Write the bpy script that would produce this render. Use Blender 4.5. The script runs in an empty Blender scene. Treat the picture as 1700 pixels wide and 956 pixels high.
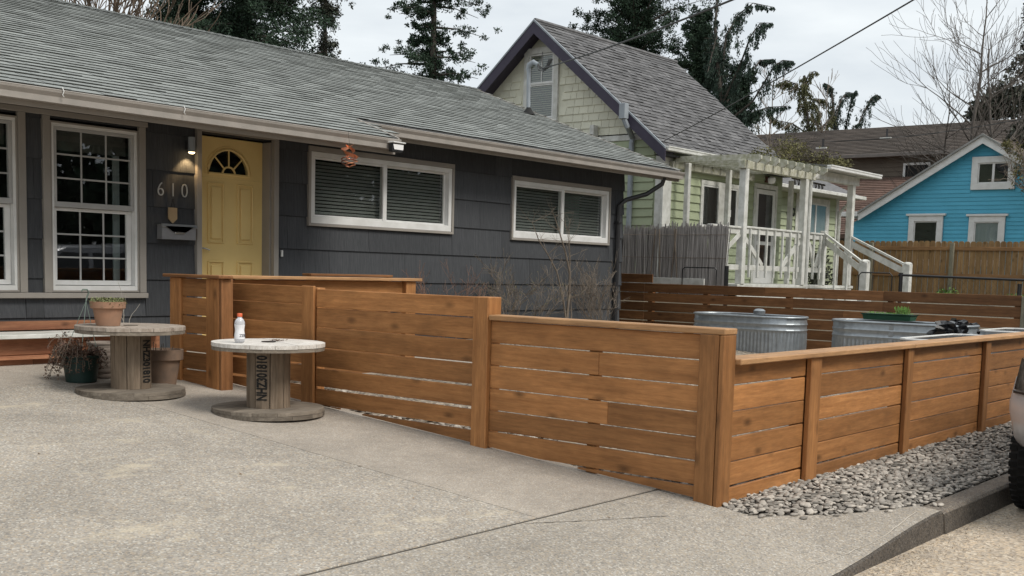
import bpy, math, random
import numpy as np
from mathutils import Matrix, Vector
R = math.radians
rnd = random.Random(7)
nrs = np.random.RandomState(5)
C = bpy.context.scene.collection
S = bpy.context.scene

# ------------------------------------------------------------------ camera
FPX, CY = 1883.5, 637.0
yaw, pitch, roll = R(50.364), R(5.717), R(1.538)
F = Vector((math.sin(yaw), math.cos(yaw), 0)); Rt = Vector((math.cos(yaw), -math.sin(yaw), 0)); U = Vector((0, 0, 1))
F2 = math.cos(pitch)*F - math.sin(pitch)*U
U2 = math.cos(pitch)*U + math.sin(pitch)*F
R2 = math.cos(roll)*Rt + math.sin(roll)*U2
U3 = math.cos(roll)*U2 - math.sin(roll)*Rt
cam = bpy.data.cameras.new('camera'); camo = bpy.data.objects.new('camera', cam); C.objects.link(camo)
camo.matrix_world = Matrix(((R2.x, U3.x, -F2.x, 0), (R2.y, U3.y, -F2.y, 0), (R2.z, U3.z, -F2.z, 0), (0, 0, 0, 1)))
cam.sensor_width = 36; cam.lens = 36*FPX/1700; cam.shift_y = (CY-478)/1700
cam.clip_start = .05; cam.clip_end = 3000
S.camera = camo

# ------------------------------------------------------------------ sky and sun (bright overcast)
w = bpy.data.worlds.new('World'); S.world = w; w.use_nodes = True
nt = w.node_tree; nt.nodes.clear()
SUN_EL, SUN_AZ = 50, 172     # azimuth clockwise from +y
wo = nt.nodes.new('ShaderNodeOutputWorld'); bg = nt.nodes.new('ShaderNodeBackground'); bg.inputs[1].default_value = .1
sk = nt.nodes.new('ShaderNodeTexSky'); sk.sky_type = 'NISHITA'; sk.sun_disc = False
sk.sun_elevation = R(SUN_EL); sk.sun_rotation = R(SUN_AZ)
tc = nt.nodes.new('ShaderNodeTexCoord'); mp = nt.nodes.new('ShaderNodeMapping'); mp.inputs['Scale'].default_value = (1.3, 1.3, 5)
nz = nt.nodes.new('ShaderNodeTexNoise'); nz.inputs['Scale'].default_value = 2.2; nz.inputs['Detail'].default_value = 6; nz.inputs['Roughness'].default_value = .55
cr = nt.nodes.new('ShaderNodeValToRGB')
cr.color_ramp.elements[0].position = .32; cr.color_ramp.elements[0].color = (5.0, 5.4, 5.75, 1)
cr.color_ramp.elements[1].position = .66; cr.color_ramp.elements[1].color = (7.1, 7.4, 7.45, 1)
mx = nt.nodes.new('ShaderNodeMix'); mx.data_type = 'RGBA'; mx.inputs[0].default_value = .93
L = nt.links.new
L(tc.outputs['Generated'], mp.inputs[0]); L(mp.outputs[0], nz.inputs['Vector']); L(nz.outputs[0], cr.inputs[0])
L(sk.outputs[0], mx.inputs[6]); L(cr.outputs[0], mx.inputs[7]); L(mx.outputs[2], bg.inputs[0]); L(bg.outputs[0], wo.inputs[0])
sl = bpy.data.lights.new('sun', 'SUN'); sl.energy = 1.9; sl.angle = R(22); sl.color = (1, .95, .87)
so = bpy.data.objects.new('sun', sl); C.objects.link(so)
sd = Vector((math.sin(R(SUN_AZ))*math.cos(R(SUN_EL)), math.cos(R(SUN_AZ))*math.cos(R(SUN_EL)), math.sin(R(SUN_EL))))
so.rotation_euler = sd.to_track_quat('Z', 'Y').to_euler()
S.view_settings.view_transform = 'Standard'; S.view_settings.look = 'None'
S.view_settings.exposure = .52; S.view_settings.gamma = 1
S.cycles.max_bounces = 6; S.cycles.transparent_max_bounces = 12

# ------------------------------------------------------------------ object helpers
WL = {}
def wl(p): return WL.get(p.name, Vector((0, 0, 0))) if p else Vector((0, 0, 0))
def props(o, label=None, cat=None, group=None, kind=None):
    if label: o['label'] = label
    if cat: o['category'] = cat
    if group: o['group'] = group
    if kind: o['kind'] = kind
    return o
def thing(name, label, cat, loc=(0, 0, 0), group=None, kind=None):
    o = bpy.data.objects.new(name, None); o.empty_display_size = .1; C.objects.link(o)
    o.location = loc; WL[o.name] = Vector(loc)
    return props(o, label, cat, group, kind)
def link(name, me, parent=None, origin=(0, 0, 0)):
    o = bpy.data.objects.new(name, me); C.objects.link(o)
    o.parent = parent; o.location = Vector(origin)-wl(parent); WL[o.name] = Vector(origin)
    return o

class MB:
    def __init__(s): s.v = []; s.f = []; s.smooth = False
    def add(s, vs, fs):
        n = len(s.v); s.v += [tuple(v) for v in vs]; s.f += [tuple(i+n for i in f) for f in fs]; return s
    def box(s, x0, x1, y0, y1, z0, z1, b=0):
        if b <= 0:
            return s.add([(x0, y0, z0), (x1, y0, z0), (x1, y1, z0), (x0, y1, z0), (x0, y0, z1), (x1, y0, z1), (x1, y1, z1), (x0, y1, z1)],
                  [(0, 3, 2, 1), (4, 5, 6, 7), (0, 1, 5, 4), (1, 2, 6, 5), (2, 3, 7, 6), (3, 0, 4, 7)])
        c = ((x0+x1)/2, (y0+y1)/2, (z0+z1)/2); h = ((x1-x0)/2, (y1-y0)/2, (z1-z0)/2)
        b = min(b, min(h)*.6); vs = []; idx = {}
        for sx in (-1, 1):
            for sy in (-1, 1):
                for sz in (-1, 1):
                    for a in range(3):
                        sg = (sx, sy, sz)
                        idx[(sx, sy, sz, a)] = len(vs)
                        vs.append(tuple(c[k]+sg[k]*(h[k] if k == a else h[k]-b) for k in range(3)))
        fs = []
        def q(l):
            P = [Vector(vs[i]) for i in l]; n = (P[1]-P[0]).cross(P[2]-P[0]); m = sum(P, Vector())/len(P)-Vector(c)
            fs.append(tuple(l) if n.dot(m) > 0 else tuple(l[::-1]))
        for a in range(3):
            u, v = (a+1) % 3, (a+2) % 3
            for sa in (-1, 1):
                l = []
                for su, sv in ((-1, -1), (1, -1), (1, 1), (-1, 1)):
                    k = [0]*3; k[a] = sa; k[u] = su; k[v] = sv; l.append(idx[(*k, a)])
                q(l)
            for su in (-1, 1):
                for sv in (-1, 1):
                    k0 = [0]*3; k0[u] = su; k0[v] = sv; k0[a] = -1; k1 = list(k0); k1[a] = 1
                    q([idx[(*k0, u)], idx[(*k1, u)], idx[(*k1, v)], idx[(*k0, v)]])
        for sx in (-1, 1):
            for sy in (-1, 1):
                for sz in (-1, 1): q([idx[(sx, sy, sz, a)] for a in range(3)])
        return s.add(vs, fs)
    def prism(s, poly, axis, a0, a1):
        """polygon in the two other axes (cyclic order) extruded along axis"""
        n = len(poly); vs = []
        for a in (a0, a1):
            for p in poly:
                k = [0]*3; k[axis] = a; k[(axis+1) % 3] = p[0]; k[(axis+2) % 3] = p[1]; vs.append(tuple(k))
        ar = sum(poly[i][0]*poly[(i+1) % n][1]-poly[(i+1) % n][0]*poly[i][1] for i in range(n))
        fs = [tuple(range(n))[::-1], tuple(range(n, 2*n))]+[(i, (i+1) % n, (i+1) % n+n, i+n) for i in range(n)]
        if (ar < 0) ^ (a1 < a0): fs = [f[::-1] for f in fs]
        return s.add(vs, fs)
    def tube(s, pts, rad, n=6, caps=True):
        pts = [Vector(p) for p in pts]; m = len(pts)
        if not hasattr(rad, '__len__'): rad = [rad]*m
        vs = []; up = None
        for i, p in enumerate(pts):
            d = (pts[min(i+1, m-1)]-pts[max(i-1, 0)])
            if d.length < 1e-9: d = Vector((0, 0, 1))
            d.normalize()
            if up is None: up = Vector((0, 0, 1)) if abs(d.z) < .9 else Vector((1, 0, 0))
            a = d.cross(up)
            if a.length < 1e-4: a = d.cross(Vector((.3, .9, .1)))
            a.normalize(); b = a.cross(d); up = b
            for k in range(n):
                t = 2*math.pi*k/n; vs.append(p+rad[i]*(math.cos(t)*a+math.sin(t)*b))
        fs = [(i*n+k, (i+1)*n+k, (i+1)*n+(k+1) % n, i*n+(k+1) % n) for i in range(m-1) for k in range(n)]
        if caps: fs += [tuple(range(n)), tuple(range((m-1)*n, m*n))[::-1]]
        return s.add(vs, fs)
    def lathe(s, prof, c=(0, 0, 0), n=24, closed_top=True, closed_bot=True, sx=1, sy=1):
        vs = []; m = len(prof)
        for r, z in prof:
            for k in range(n):
                t = 2*math.pi*k/n; vs.append((c[0]+r*sx*math.cos(t), c[1]+r*sy*math.sin(t), c[2]+z))
        fs = [(i*n+k, i*n+(k+1) % n, (i+1)*n+(k+1) % n, (i+1)*n+k) for i in range(m-1) for k in range(n)]
        if closed_bot: fs.append(tuple(range(n))[::-1])
        if closed_top: fs.append(tuple(range((m-1)*n, m*n)))
        return s.add(vs, fs)
    def mesh(s, name, mat, origin=(0, 0, 0)):
        me = bpy.data.meshes.new(name); o = origin
        me.from_pydata([(v[0]-o[0], v[1]-o[1], v[2]-o[2]) for v in s.v], [], s.f)
        if mat: me.materials.append(mat)
        if s.smooth:
            me.polygons.foreach_set('use_smooth', [True]*len(me.polygons))
        me.update(); return me
    def build(s, name, mat, parent=None, label=None, cat=None, group=None, kind=None, smooth=False, origin=None):
        s.smooth = smooth
        if origin is None:
            a = np.array(s.v); lo = a.min(0); hi = a.max(0)
            origin = ((lo[0]+hi[0])/2, (lo[1]+hi[1])/2, lo[2] if parent is None else (lo[2]+hi[2])/2)
        o = link(name, s.mesh(name, mat, origin), parent, origin)
        if smooth and smooth != 'all':
            try: o.data.set_sharp_from_angle(angle=R(40))
            except Exception: pass
        return props(o, label, cat, group, kind)

BOXC = {}
def pbox(name, parent, mat, x0, x1, y0, y1, z0, z1, b=.004, label=None, kind=None):
    """a box part; alike boxes share one mesh"""
    d = tuple(round(k, 4) for k in (x1-x0, y1-y0, z1-z0)); key = (d, mat.name, b)
    if key not in BOXC:
        BOXC[key] = MB().box(-d[0]/2, d[0]/2, -d[1]/2, d[1]/2, -d[2]/2, d[2]/2, b).mesh(name, mat)
    return props(link(name, BOXC[key], parent, ((x0+x1)/2, (y0+y1)/2, (z0+z1)/2)), label, None, None, kind)

def joined(name, mat, parent, chunks, kind='stuff', smooth=False, origin=(0, 0, 0)):
    """chunks: list of (verts Nx3, faces list) -> one mesh with a random value per chunk"""
    V = []; Fc = []; rv = []; n = 0
    for v, f in chunks:
        V.append(np.asarray(v, float)-np.array(origin)); Fc += [tuple(i+n for i in q) for q in f]; rv += [rnd.random()]*len(f); n += len(v)
    me = bpy.data.meshes.new(name)
    me.from_pydata(np.vstack(V).tolist(), [], Fc); me.materials.append(mat)
    at = me.attributes.new('rnd', 'FLOAT', 'FACE'); at.data.foreach_set('value', rv)
    if smooth: me.polygons.foreach_set('use_smooth', [True]*len(me.polygons))
    return props(link(name, me, parent, origin), None, None, None, kind)

def pieces(name, parent, mat, variants, places, limit=300, smooth=False, origin=(0, 0, 0)):
    """variants: (verts, faces); places: (loc, variant). nearest `limit` become parts, the rest one stuff part"""
    places = sorted(places, key=lambda p: Vector(p[0]).length)
    ms = []
    for v, f in variants:
        me = bpy.data.meshes.new(name); me.from_pydata([tuple(p) for p in v], [], f); me.materials.append(mat)
        if smooth: me.polygons.foreach_set('use_smooth', [True]*len(me.polygons))
        ms.append(me)
    for loc, k in places[:limit]: link(name, ms[k], parent, loc)
    rest = places[limit:]
    if rest:
        joined(name+'_remainder', mat, parent, [(np.asarray(variants[k][0])+np.array(loc), variants[k][1]) for loc, k in rest], smooth=smooth, origin=origin)

def tris(name, mat, parent, V, label=None, kind=None, origin=(0, 0, 0), quads=False):
    V = np.asarray(V, np.float32).reshape(-1, 3)-np.array(origin, np.float32); k = 4 if quads else 3
    n = len(V)//k; me = bpy.data.meshes.new(name)
    me.vertices.add(n*k); me.vertices.foreach_set('co', V.ravel())
    me.loops.add(n*k); me.loops.foreach_set('vertex_index', np.arange(n*k, dtype=np.int32))
    me.polygons.add(n); me.polygons.foreach_set('loop_start', np.arange(n, dtype=np.int32)*k)
    me.polygons.foreach_set('loop_total', np.full(n, k, np.int32)); me.update(calc_edges=True)
    at = me.attributes.new('rnd', 'FLOAT', 'FACE'); at.data.foreach_set('value', nrs.rand(n).astype(np.float32))
    me.materials.append(mat)
    return props(link(name, me, parent, origin), label, None, None, kind)

# ------------------------------------------------------------------ materials
def base_mat(name):
    m = bpy.data.materials.new(name); m.use_nodes = True; n = m.node_tree; n.nodes.clear()
    out = n.nodes.new('ShaderNodeOutputMaterial'); p = n.nodes.new('ShaderNodeBsdfPrincipled'); n.links.new(p.outputs[0], out.inputs[0])
    return m, n, p
def N(n, t, **k):
    q = n.nodes.new('ShaderNode'+t)
    for a, b in k.items():
        if a.startswith('i_'):
            kk = a[2:]; q.inputs[int(kk) if kk.isdigit() else kk].default_value = b
        else: setattr(q, a, b)
    return q
def math_(n, op, a, b=None, c=None):
    q = N(n, 'Math', operation=op)
    for i, x in enumerate((a, b, c)):
        if x is None: continue
        if isinstance(x, (int, float)): q.inputs[i].default_value = x
        else: n.links.new(x, q.inputs[i])
    return q.outputs[0]
def rndval(n):
    oi = N(n, 'ObjectInfo'); at = N(n, 'Attribute', attribute_name='rnd')
    return math_(n, 'FRACT', math_(n, 'ADD', oi.outputs['Random'], at.outputs['Fac']))
def mixc(n, f, a, b, mode='MIX'):
    q = N(n, 'Mix', data_type='RGBA', blend_type=mode)
    for s, x in ((0, f), (6, a), (7, b)):
        if isinstance(x, (int, float)): q.inputs[s].default_value = x
        elif isinstance(x, tuple): q.inputs[s].default_value = (*x[:3], 1)
        else: n.links.new(x, q.inputs[s])
    return q.outputs[2]
def ramp(n, src, stops):
    q = N(n, 'ValToRGB'); e = q.color_ramp.elements
    while len(e) < len(stops): e.new(.5)
    for k, (p, c) in zip(e, stops): k.position = p; k.color = (c, c, c, 1) if isinstance(c, (int, float)) else (*c, 1)
    n.links.new(src, q.inputs[0]); return q.outputs[0]
def coords(n, scale=(1, 1, 1), off=True, rv=None):
    t = N(n, 'TexCoord'); v = t.outputs['Object']
    if off:
        a = N(n, 'VectorMath', operation='ADD'); c = N(n, 'CombineXYZ')
        s = math_(n, 'MULTIPLY', rv, 37.0)
        for i in range(3): n.links.new(s, c.inputs[i])
        n.links.new(v, a.inputs[0]); n.links.new(c.outputs[0], a.inputs[1]); v = a.outputs[0]
    m = N(n, 'Mapping'); m.inputs['Scale'].default_value = scale; n.links.new(v, m.inputs[0]); return m.outputs[0]
def noise(n, v, sc, det=4, ro=.55):
    q = N(n, 'TexNoise'); q.inputs['Scale'].default_value = sc; q.inputs['Detail'].default_value = det; q.inputs['Roughness'].default_value = ro
    n.links.new(v, q.inputs['Vector']); return q.outputs[0]
def bump(n, p, h, st=.4, d=.005):
    b = N(n, 'Bump'); b.inputs['Strength'].default_value = st; b.inputs['Distance'].default_value = d
    n.links.new(h, b.inputs['Height']); n.links.new(b.outputs[0], p.inputs['Normal'])

def pmat(name, c1, c2=None, rough=.75, metal=0, var=.0, sc=4, amt=.6, stretch=(1, 1, 1), bs=None, bst=.3, bd=.004, spec=.4, off=True, fine=0.0, fsc=80):
    m, n, p = base_mat(name); rv = rndval(n); v = coords(n, stretch, off, rv)
    c2 = c2 or tuple(x*.8 for x in c1)
    f = ramp(n, noise(n, v, sc), [(.5-.28*amt, 0.), (.5+.28*amt, 1.)])
    col = mixc(n, f, c1, c2)
    if fine:
        g = noise(n, v, fsc, 2); k = N(n, 'MapRange', i_1=.3, i_2=.7, i_3=1-fine, i_4=1+fine); n.links.new(g, k.inputs[0])
        col = mixc(n, 1.0, col, k.outputs[0], 'MULTIPLY')
    if var:
        k = N(n, 'MapRange', i_3=1-var, i_4=1+var); n.links.new(rv, k.inputs[0]); col = mixc(n, 1.0, col, k.outputs[0], 'MULTIPLY')
    n.links.new(col, p.inputs['Base Color']); p.inputs['Roughness'].default_value = rough; p.inputs['Metallic'].default_value = metal
    p.inputs['Specular IOR Level'].default_value = spec
    if bs: bump(n, p, noise(n, v, bs, 3), bst, bd)
    return m

def wood(name, ca, cb, axis, cd=None, var=.27, rough=.6, gs=1.0, knots=True, blot=.34):
    m, n, p = base_mat(name); rv = rndval(n)
    s = [28*gs]*3; s[axis] = 1.3*gs
    v = coords(n, tuple(s), True, rv)
    g = noise(n, v, 1.0, 5, .6)
    s2 = [7*gs]*3; s2[axis] = 1.6*gs; v2 = coords(n, tuple(s2), True, rv)
    g2 = noise(n, v2, 1.0, 3, .5)
    col = mixc(n, ramp(n, g, [(.34, 0.), (.66, 1.)]), ca, cb)
    cd = cd or tuple(x*.45 for x in cb)
    col = mixc(n, math_(n, 'MULTIPLY', ramp(n, g2, [(.52, 0.), (.75, 1.)]), blot), col, cd)
    if knots:
        s3 = [9*gs]*3; s3[axis] = 4.5*gs; v3 = coords(n, tuple(s3), True, rv)
        vo = N(n, 'TexVoronoi'); vo.inputs['Scale'].default_value = .55; n.links.new(v3, vo.inputs['Vector'])
        col = mixc(n, math_(n, 'MULTIPLY', ramp(n, vo.outputs['Distance'], [(.03, 1.), (.17, 0.)]), .75), col, tuple(x*.3 for x in cb))
    s4 = [90*gs]*3; s4[axis] = 9*gs; g4 = noise(n, coords(n, tuple(s4), True, rv), 1.0, 4, .65); col = mixc(n, 1.0, col, ramp(n, g4, [(.3, .80), (.7, 1.15)]), 'MULTIPLY')
    s5 = [5*gs]*3; s5[axis] = 3.2*gs; g5 = noise(n, coords(n, tuple(s5), True, rv), 1.0, 4, .6); col = mixc(n, 1.0, col, ramp(n, g5, [(.3, .86), (.7, 1.14)]), 'MULTIPLY')
    k = N(n, 'MapRange', i_3=1-var, i_4=1+var); n.links.new(rv, k.inputs[0]); col = mixc(n, 1.0, col, k.outputs[0], 'MULTIPLY')
    n.links.new(col, p.inputs['Base Color']); p.inputs['Roughness'].default_value = rough; p.inputs['Specular IOR Level'].default_value = .3
    bump(n, p, g, .35, .002); return m

def aggregate(name, base, dark, light, tan, rough=.9, sc=110, patches=True, wet=.5):
    m, n, p = base_mat(name); v = coords(n, (1, 1, 1), False)
    vo = N(n, 'TexVoronoi'); vo.inputs['Scale'].default_value = sc; vo.inputs['Randomness'].default_value = 1; n.links.new(v, vo.inputs['Vector'])
    sp = N(n, 'SeparateColor'); n.links.new(vo.outputs['Color'], sp.inputs[0])
    c = mixc(n, ramp(n, sp.outputs[0], [(.2, 0.), (.55, 1.)]), dark, base)
    c = mixc(n, ramp(n, sp.outputs[1], [(.80, 0.), (.93, 1.)]), c, light)
    c = mixc(n, ramp(n, sp.outputs[2], [(.68, 0.), (.85, .8)]), c, tan)
    vo2 = N(n, 'TexVoronoi'); vo2.inputs['Scale'].default_value = sc*.34; n.links.new(v, vo2.inputs['Vector'])
    s2 = N(n, 'SeparateColor'); n.links.new(vo2.outputs['Color'], s2.inputs[0])
    big = math_(n, 'MULTIPLY', ramp(n, s2.outputs[0], [(.9, 0.), (.93, 1.)]), ramp(n, vo2.outputs['Distance'], [(.2, 1.), (.38, 0.)]))
    c = mixc(n, math_(n, 'MULTIPLY', big, .8), c, light)
    bigd = math_(n, 'MULTIPLY', ramp(n, s2.outputs[1], [(.88, 0.), (.92, 1.)]), ramp(n, vo2.outputs['Distance'], [(.15, 1.), (.33, 0.)]))
    c = mixc(n, math_(n, 'MULTIPLY', bigd, .75), c, dark)
    g = ramp(n, noise(n, v, 1.1, 6, .65), [(.3, .80), (.7, 1.12)]); c = mixc(n, 1.0, c, g, 'MULTIPLY')
    g = ramp(n, noise(n, v, 9, 5, .7), [(.3, .9), (.7, 1.08)]); c = mixc(n, 1.0, c, g, 'MULTIPLY')
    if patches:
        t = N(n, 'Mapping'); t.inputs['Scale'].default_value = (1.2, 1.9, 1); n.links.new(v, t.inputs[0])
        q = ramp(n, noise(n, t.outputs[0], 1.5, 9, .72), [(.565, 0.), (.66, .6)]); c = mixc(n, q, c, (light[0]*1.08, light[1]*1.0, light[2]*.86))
    n.links.new(c, p.inputs['Base Color']); p.inputs['Roughness'].default_value = rough; p.inputs['Specular IOR Level'].default_value = .25
    bump(n, p, vo.outputs['Distance'], .5, .004); return m

CED = (.385, .178, .064), (.285, .124, .042)
wx = wood('cedar_stain_x', *CED, 0); wy = wood('cedar_stain_y', *CED, 1); wz = wood('cedar_stain_z', *CED, 2)
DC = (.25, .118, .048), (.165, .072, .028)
CP_ = (.47, .27, .13), (.36, .195, .09)
wxc = wood('cap_rail_x', *CP_, 0, var=.08, knots=False); wyc = wood('cap_rail_y', *CP_, 1, var=.08, knots=False)
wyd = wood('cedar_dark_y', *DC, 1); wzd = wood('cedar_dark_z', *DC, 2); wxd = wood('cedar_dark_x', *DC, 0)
redwood = wood('rough_fir_x', (.36, .17, .09), (.24, .095, .05), 0, gs=1.2)
greywood_z = wood('grey_spool_z', (.26, .20, .145), (.155, .115, .08), 2, var=.14, rough=.85)
greywood_x = wood('grey_spool_x', (.24, .205, .165), (.145, .12, .095), 0, var=.15, rough=.9)
paletop = pmat('bleached_ply', (.46, .40, .34), (.25, .2, .16), sc=7, var=.1, stretch=(1, 5, 1), bs=30, fine=.2)
picket_m = wood('weathered_picket', (.33, .21, .10), (.23, .135, .06), 2, var=.16, rough=.85)
picket_x = wood('weathered_rail', (.30, .17, .08), (.2, .11, .05), 1, var=.1, rough=.85)
post_grey = pmat('grey_treated_post', (.24, .22, .16), (.16, .15, .11), sc=6, stretch=(6, 6, 1))
siding = pmat('charcoal_siding', (.062, .065, .070), (.044, .047, .052), rough=.75, var=.16, sc=1, stretch=(55, 55, 1.2), amt=.9, bs=1.3, bst=.9, bd=.006, spec=.3, fine=.18, fsc=3)
siding_flat = pmat('charcoal_paint', (.036, .04, .046), (.03, .033, .038), rough=.8)
taupe = pmat('taupe_trim', (.30, .275, .245), (.26, .24, .215), rough=.6, sc=3)
gutter_m = pmat('taupe_gutter', (.33, .30, .27), (.27, .25, .225), rough=.45, sc=5, spec=.5)
soffit_m = pmat('dark_soffit', (.05, .05, .05), rough=.9)
white = pmat('white_vinyl', (.72, .72, .71), (.62, .62, .60), rough=.45, sc=5)
whitep = pmat('worn_white_paint', (.66, .66, .63), (.47, .47, .43), rough=.65, sc=7, var=.05, bs=20, bst=.15)
moss_white = pmat('mossy_white_paint', (.55, .54, .48), (.27, .27, .17), rough=.8, sc=12, amt=.8, var=.12)
muntin_m = pmat('muntin_grey', (.45, .45, .44), rough=.5)
yellow = pmat('yellow_door_paint', (.80, .60, .25), (.74, .55, .23), rough=.42, sc=3)
shingle_m = pmat('sage_grey_shingle', (.268, .284, .273), (.195, .206, .198), rough=.95, var=.16, sc=30, amt=.7, fine=.3, fsc=260, bs=300, bst=.3, bd=.002)
shingle2 = pmat('weathered_grey_shingle', (.155, .153, .155), (.092, .091, .094), rough=.95, var=.26, sc=8, fine=.25, fsc=200)
brown_roof = pmat('brown_shingle', (.105, .085, .072), (.075, .062, .053), rough=.95, var=.22, sc=1.2, stretch=(1, 1, 1), fine=.3, fsc=40)
red_roof = pmat('red_brown_shingle', (.17, .105, .082), (.12, .078, .062), rough=.95, var=.28, sc=2, fine=.3, fsc=30)
lap_green = pmat('green_lap', (.37, .415, .275), (.33, .37, .242), rough=.7, var=.05, sc=3)
cream = pmat('cream_shake', (.66, .65, .53), (.59, .58, .47), rough=.75, var=.07, sc=3, fine=.06)
purple = pmat('purple_bargeboard', (.05, .042, .068), (.04, .034, .055), rough=.6)
grey_metal = pmat('grey_drip_edge', (.3, .33, .36), rough=.5)
blue = pmat('blue_lap', (.095, .41, .58), (.085, .375, .53), rough=.7, var=.04, sc=2)
brown_lap = pmat('brown_lap', (.15, .122, .095), (.12, .098, .078), rough=.8, var=.08, sc=2)
darkint = pmat('dark_room', (.02, .02, .02), rough=.9)
blind_m = pmat('blind_slat', (.21, .215, .21), rough=.6, var=.08)
curtain_m = pmat('pale_curtain', (.38, .42, .43), (.3, .34, .36), rough=.9, stretch=(30, 30, 1), sc=1)
black_m = pmat('black_metal', (.012, .012, .013), rough=.45, spec=.5)
dark_pipe = pmat('dark_downspout', (.03, .03, .032), rough=.4)
steel = pmat('satin_steel', (.5, .5, .49), rough=.3, metal=1)
galv = pmat('galvanised_steel', (.40, .43, .45), (.29, .315, .335), rough=.42, metal=.7, sc=14, amt=.8, bs=25, bst=.08)
copper = pmat('copper_ribbon', (.75, .34, .2), (.5, .2, .12), rough=.3, metal=.8)
terra = pmat('terracotta', (.36, .20, .125), (.27, .165, .11), rough=.85, sc=9, bs=60, bst=.15)
terra_dark = pmat('weathered_terracotta', (.22, .145, .10), (.14, .10, .075), rough=.9, sc=8)
beige_pot = pmat('beige_ribbed_pot', (.30, .25, .21), (.22, .18, .155), rough=.85)
greenpot = pmat('dark_green_plastic', (.012, .035, .03), rough=.45)
green_box = pmat('green_planter_plastic', (.03, .10, .06), rough=.5)
soil = pmat('soil', (.05, .035, .025), (.03, .022, .016), rough=1, sc=20, bs=60, bst=.6)
leaf_suc = pmat('pale_green_leaf', (.24, .25, .11), (.12, .14, .06), rough=.7, var=.4)
leaf_dead = pmat('dry_brown_leaf', (.14, .085, .055), (.085, .05, .04), rough=.85, var=.45)
leaf_dark = pmat('evergreen_leaf', (.030, .058, .030), (.016, .034, .02), rough=.8, var=.5, sc=.6)
leaf_blue = pmat('cedar_needle', (.028, .052, .034), (.018, .034, .026), rough=.8, var=.4, sc=.5)
leaf_moss = pmat('mossy_needle', (.11, .11, .045), (.055, .06, .03), rough=.9, var=.4, sc=.8)
leaf_ivy = pmat('ivy_leaf', (.05, .055, .035), (.03, .035, .025), rough=.6, var=.5, sc=.8)
leaf_vine = pmat('vine_leaf', (.15, .14, .05), (.085, .08, .035), rough=.8, var=.4)
leaf_weed = pmat('weed_leaf', (.1, .2, .035), rough=.7, var=.3)
bark = pmat('grey_bark', (.075, .063, .052), (.045, .038, .031), rough=.9, sc=9)
bark_pale = pmat('pale_twig', (.22, .18, .14), (.15, .12, .095), rough=.85, sc=9)
reed_m = pmat('grey_reed', (.44, .41, .39), (.30, .28, .265), rough=.95, var=.3, stretch=(30, 30, 2), sc=1)
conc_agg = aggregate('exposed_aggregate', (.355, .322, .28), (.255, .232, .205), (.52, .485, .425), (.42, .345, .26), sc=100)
kerb_face = aggregate('dark_kerb_face', (.105, .092, .08), (.06, .053, .046), (.15, .13, .11), (.11, .09, .07), sc=110, patches=False)  # vertical face, coloured darker than the kerb top
conc_walk = aggregate('sidewalk_aggregate', (.345, .312, .27), (.25, .228, .20), (.50, .465, .41), (.40, .335, .255), sc=105, patches=False)
conc_smooth = aggregate('smooth_concrete', (.375, .335, .29), (.30, .268, .232), (.50, .45, .385), (.40, .33, .255), sc=150, patches=False)
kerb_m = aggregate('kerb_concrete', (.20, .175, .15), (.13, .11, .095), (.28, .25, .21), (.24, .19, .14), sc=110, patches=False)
road_m = aggregate('sandy_road', (.47, .40, .32), (.30, .25, .20), (.66, .57, .45), (.56, .44, .31), sc=60, patches=True)
joint_m = pmat('joint_filler', (.085, .075, .062), rough=1)
earth = pmat('garden_earth', (.16, .135, .10), (.11, .10, .07), rough=1, sc=3, off=False, bs=30, bst=.5)
gravel_m = aggregate('pale_gravel', (.24, .205, .17), (.10, .085, .07), (.44, .38, .31), (.30, .25, .18), sc=38, patches=False)
pebble_m = pmat('river_pebble', (.41, .37, .32), (.24, .22, .195), rough=.75, var=.5, sc=18)
ink = pmat('stencil_ink', (.015, .014, .013), rough=.8)
num_m = pmat('brushed_number', (.62, .62, .6), rough=.4, metal=.3)
tagwood = pmat('wooden_tag', (.42, .30, .17), rough=.7)
carpaint = pmat('silver_car_paint', (.55, .56, .58), (.53, .54, .56), rough=.25, metal=.45, spec=.6)
rubber = pmat('tyre_rubber', (.018, .018, .018), rough=.85, bs=60, bst=.2)
blackplastic = pmat('black_plastic', (.014, .014, .015), rough=.5)
bagm = pmat('black_plastic_sheet', (.01, .01, .012), rough=.25, spec=.6)
pvc = pmat('white_pvc', (.75, .75, .73), rough=.4)
rubbercap = pmat('orange_cap', (.75, .15, .06), rough=.4)
moss_m = pmat('moss', (.13, .14, .04), rough=1)
wiremat = pmat('cable_sheath', (.05, .05, .05), rough=.6)

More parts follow.
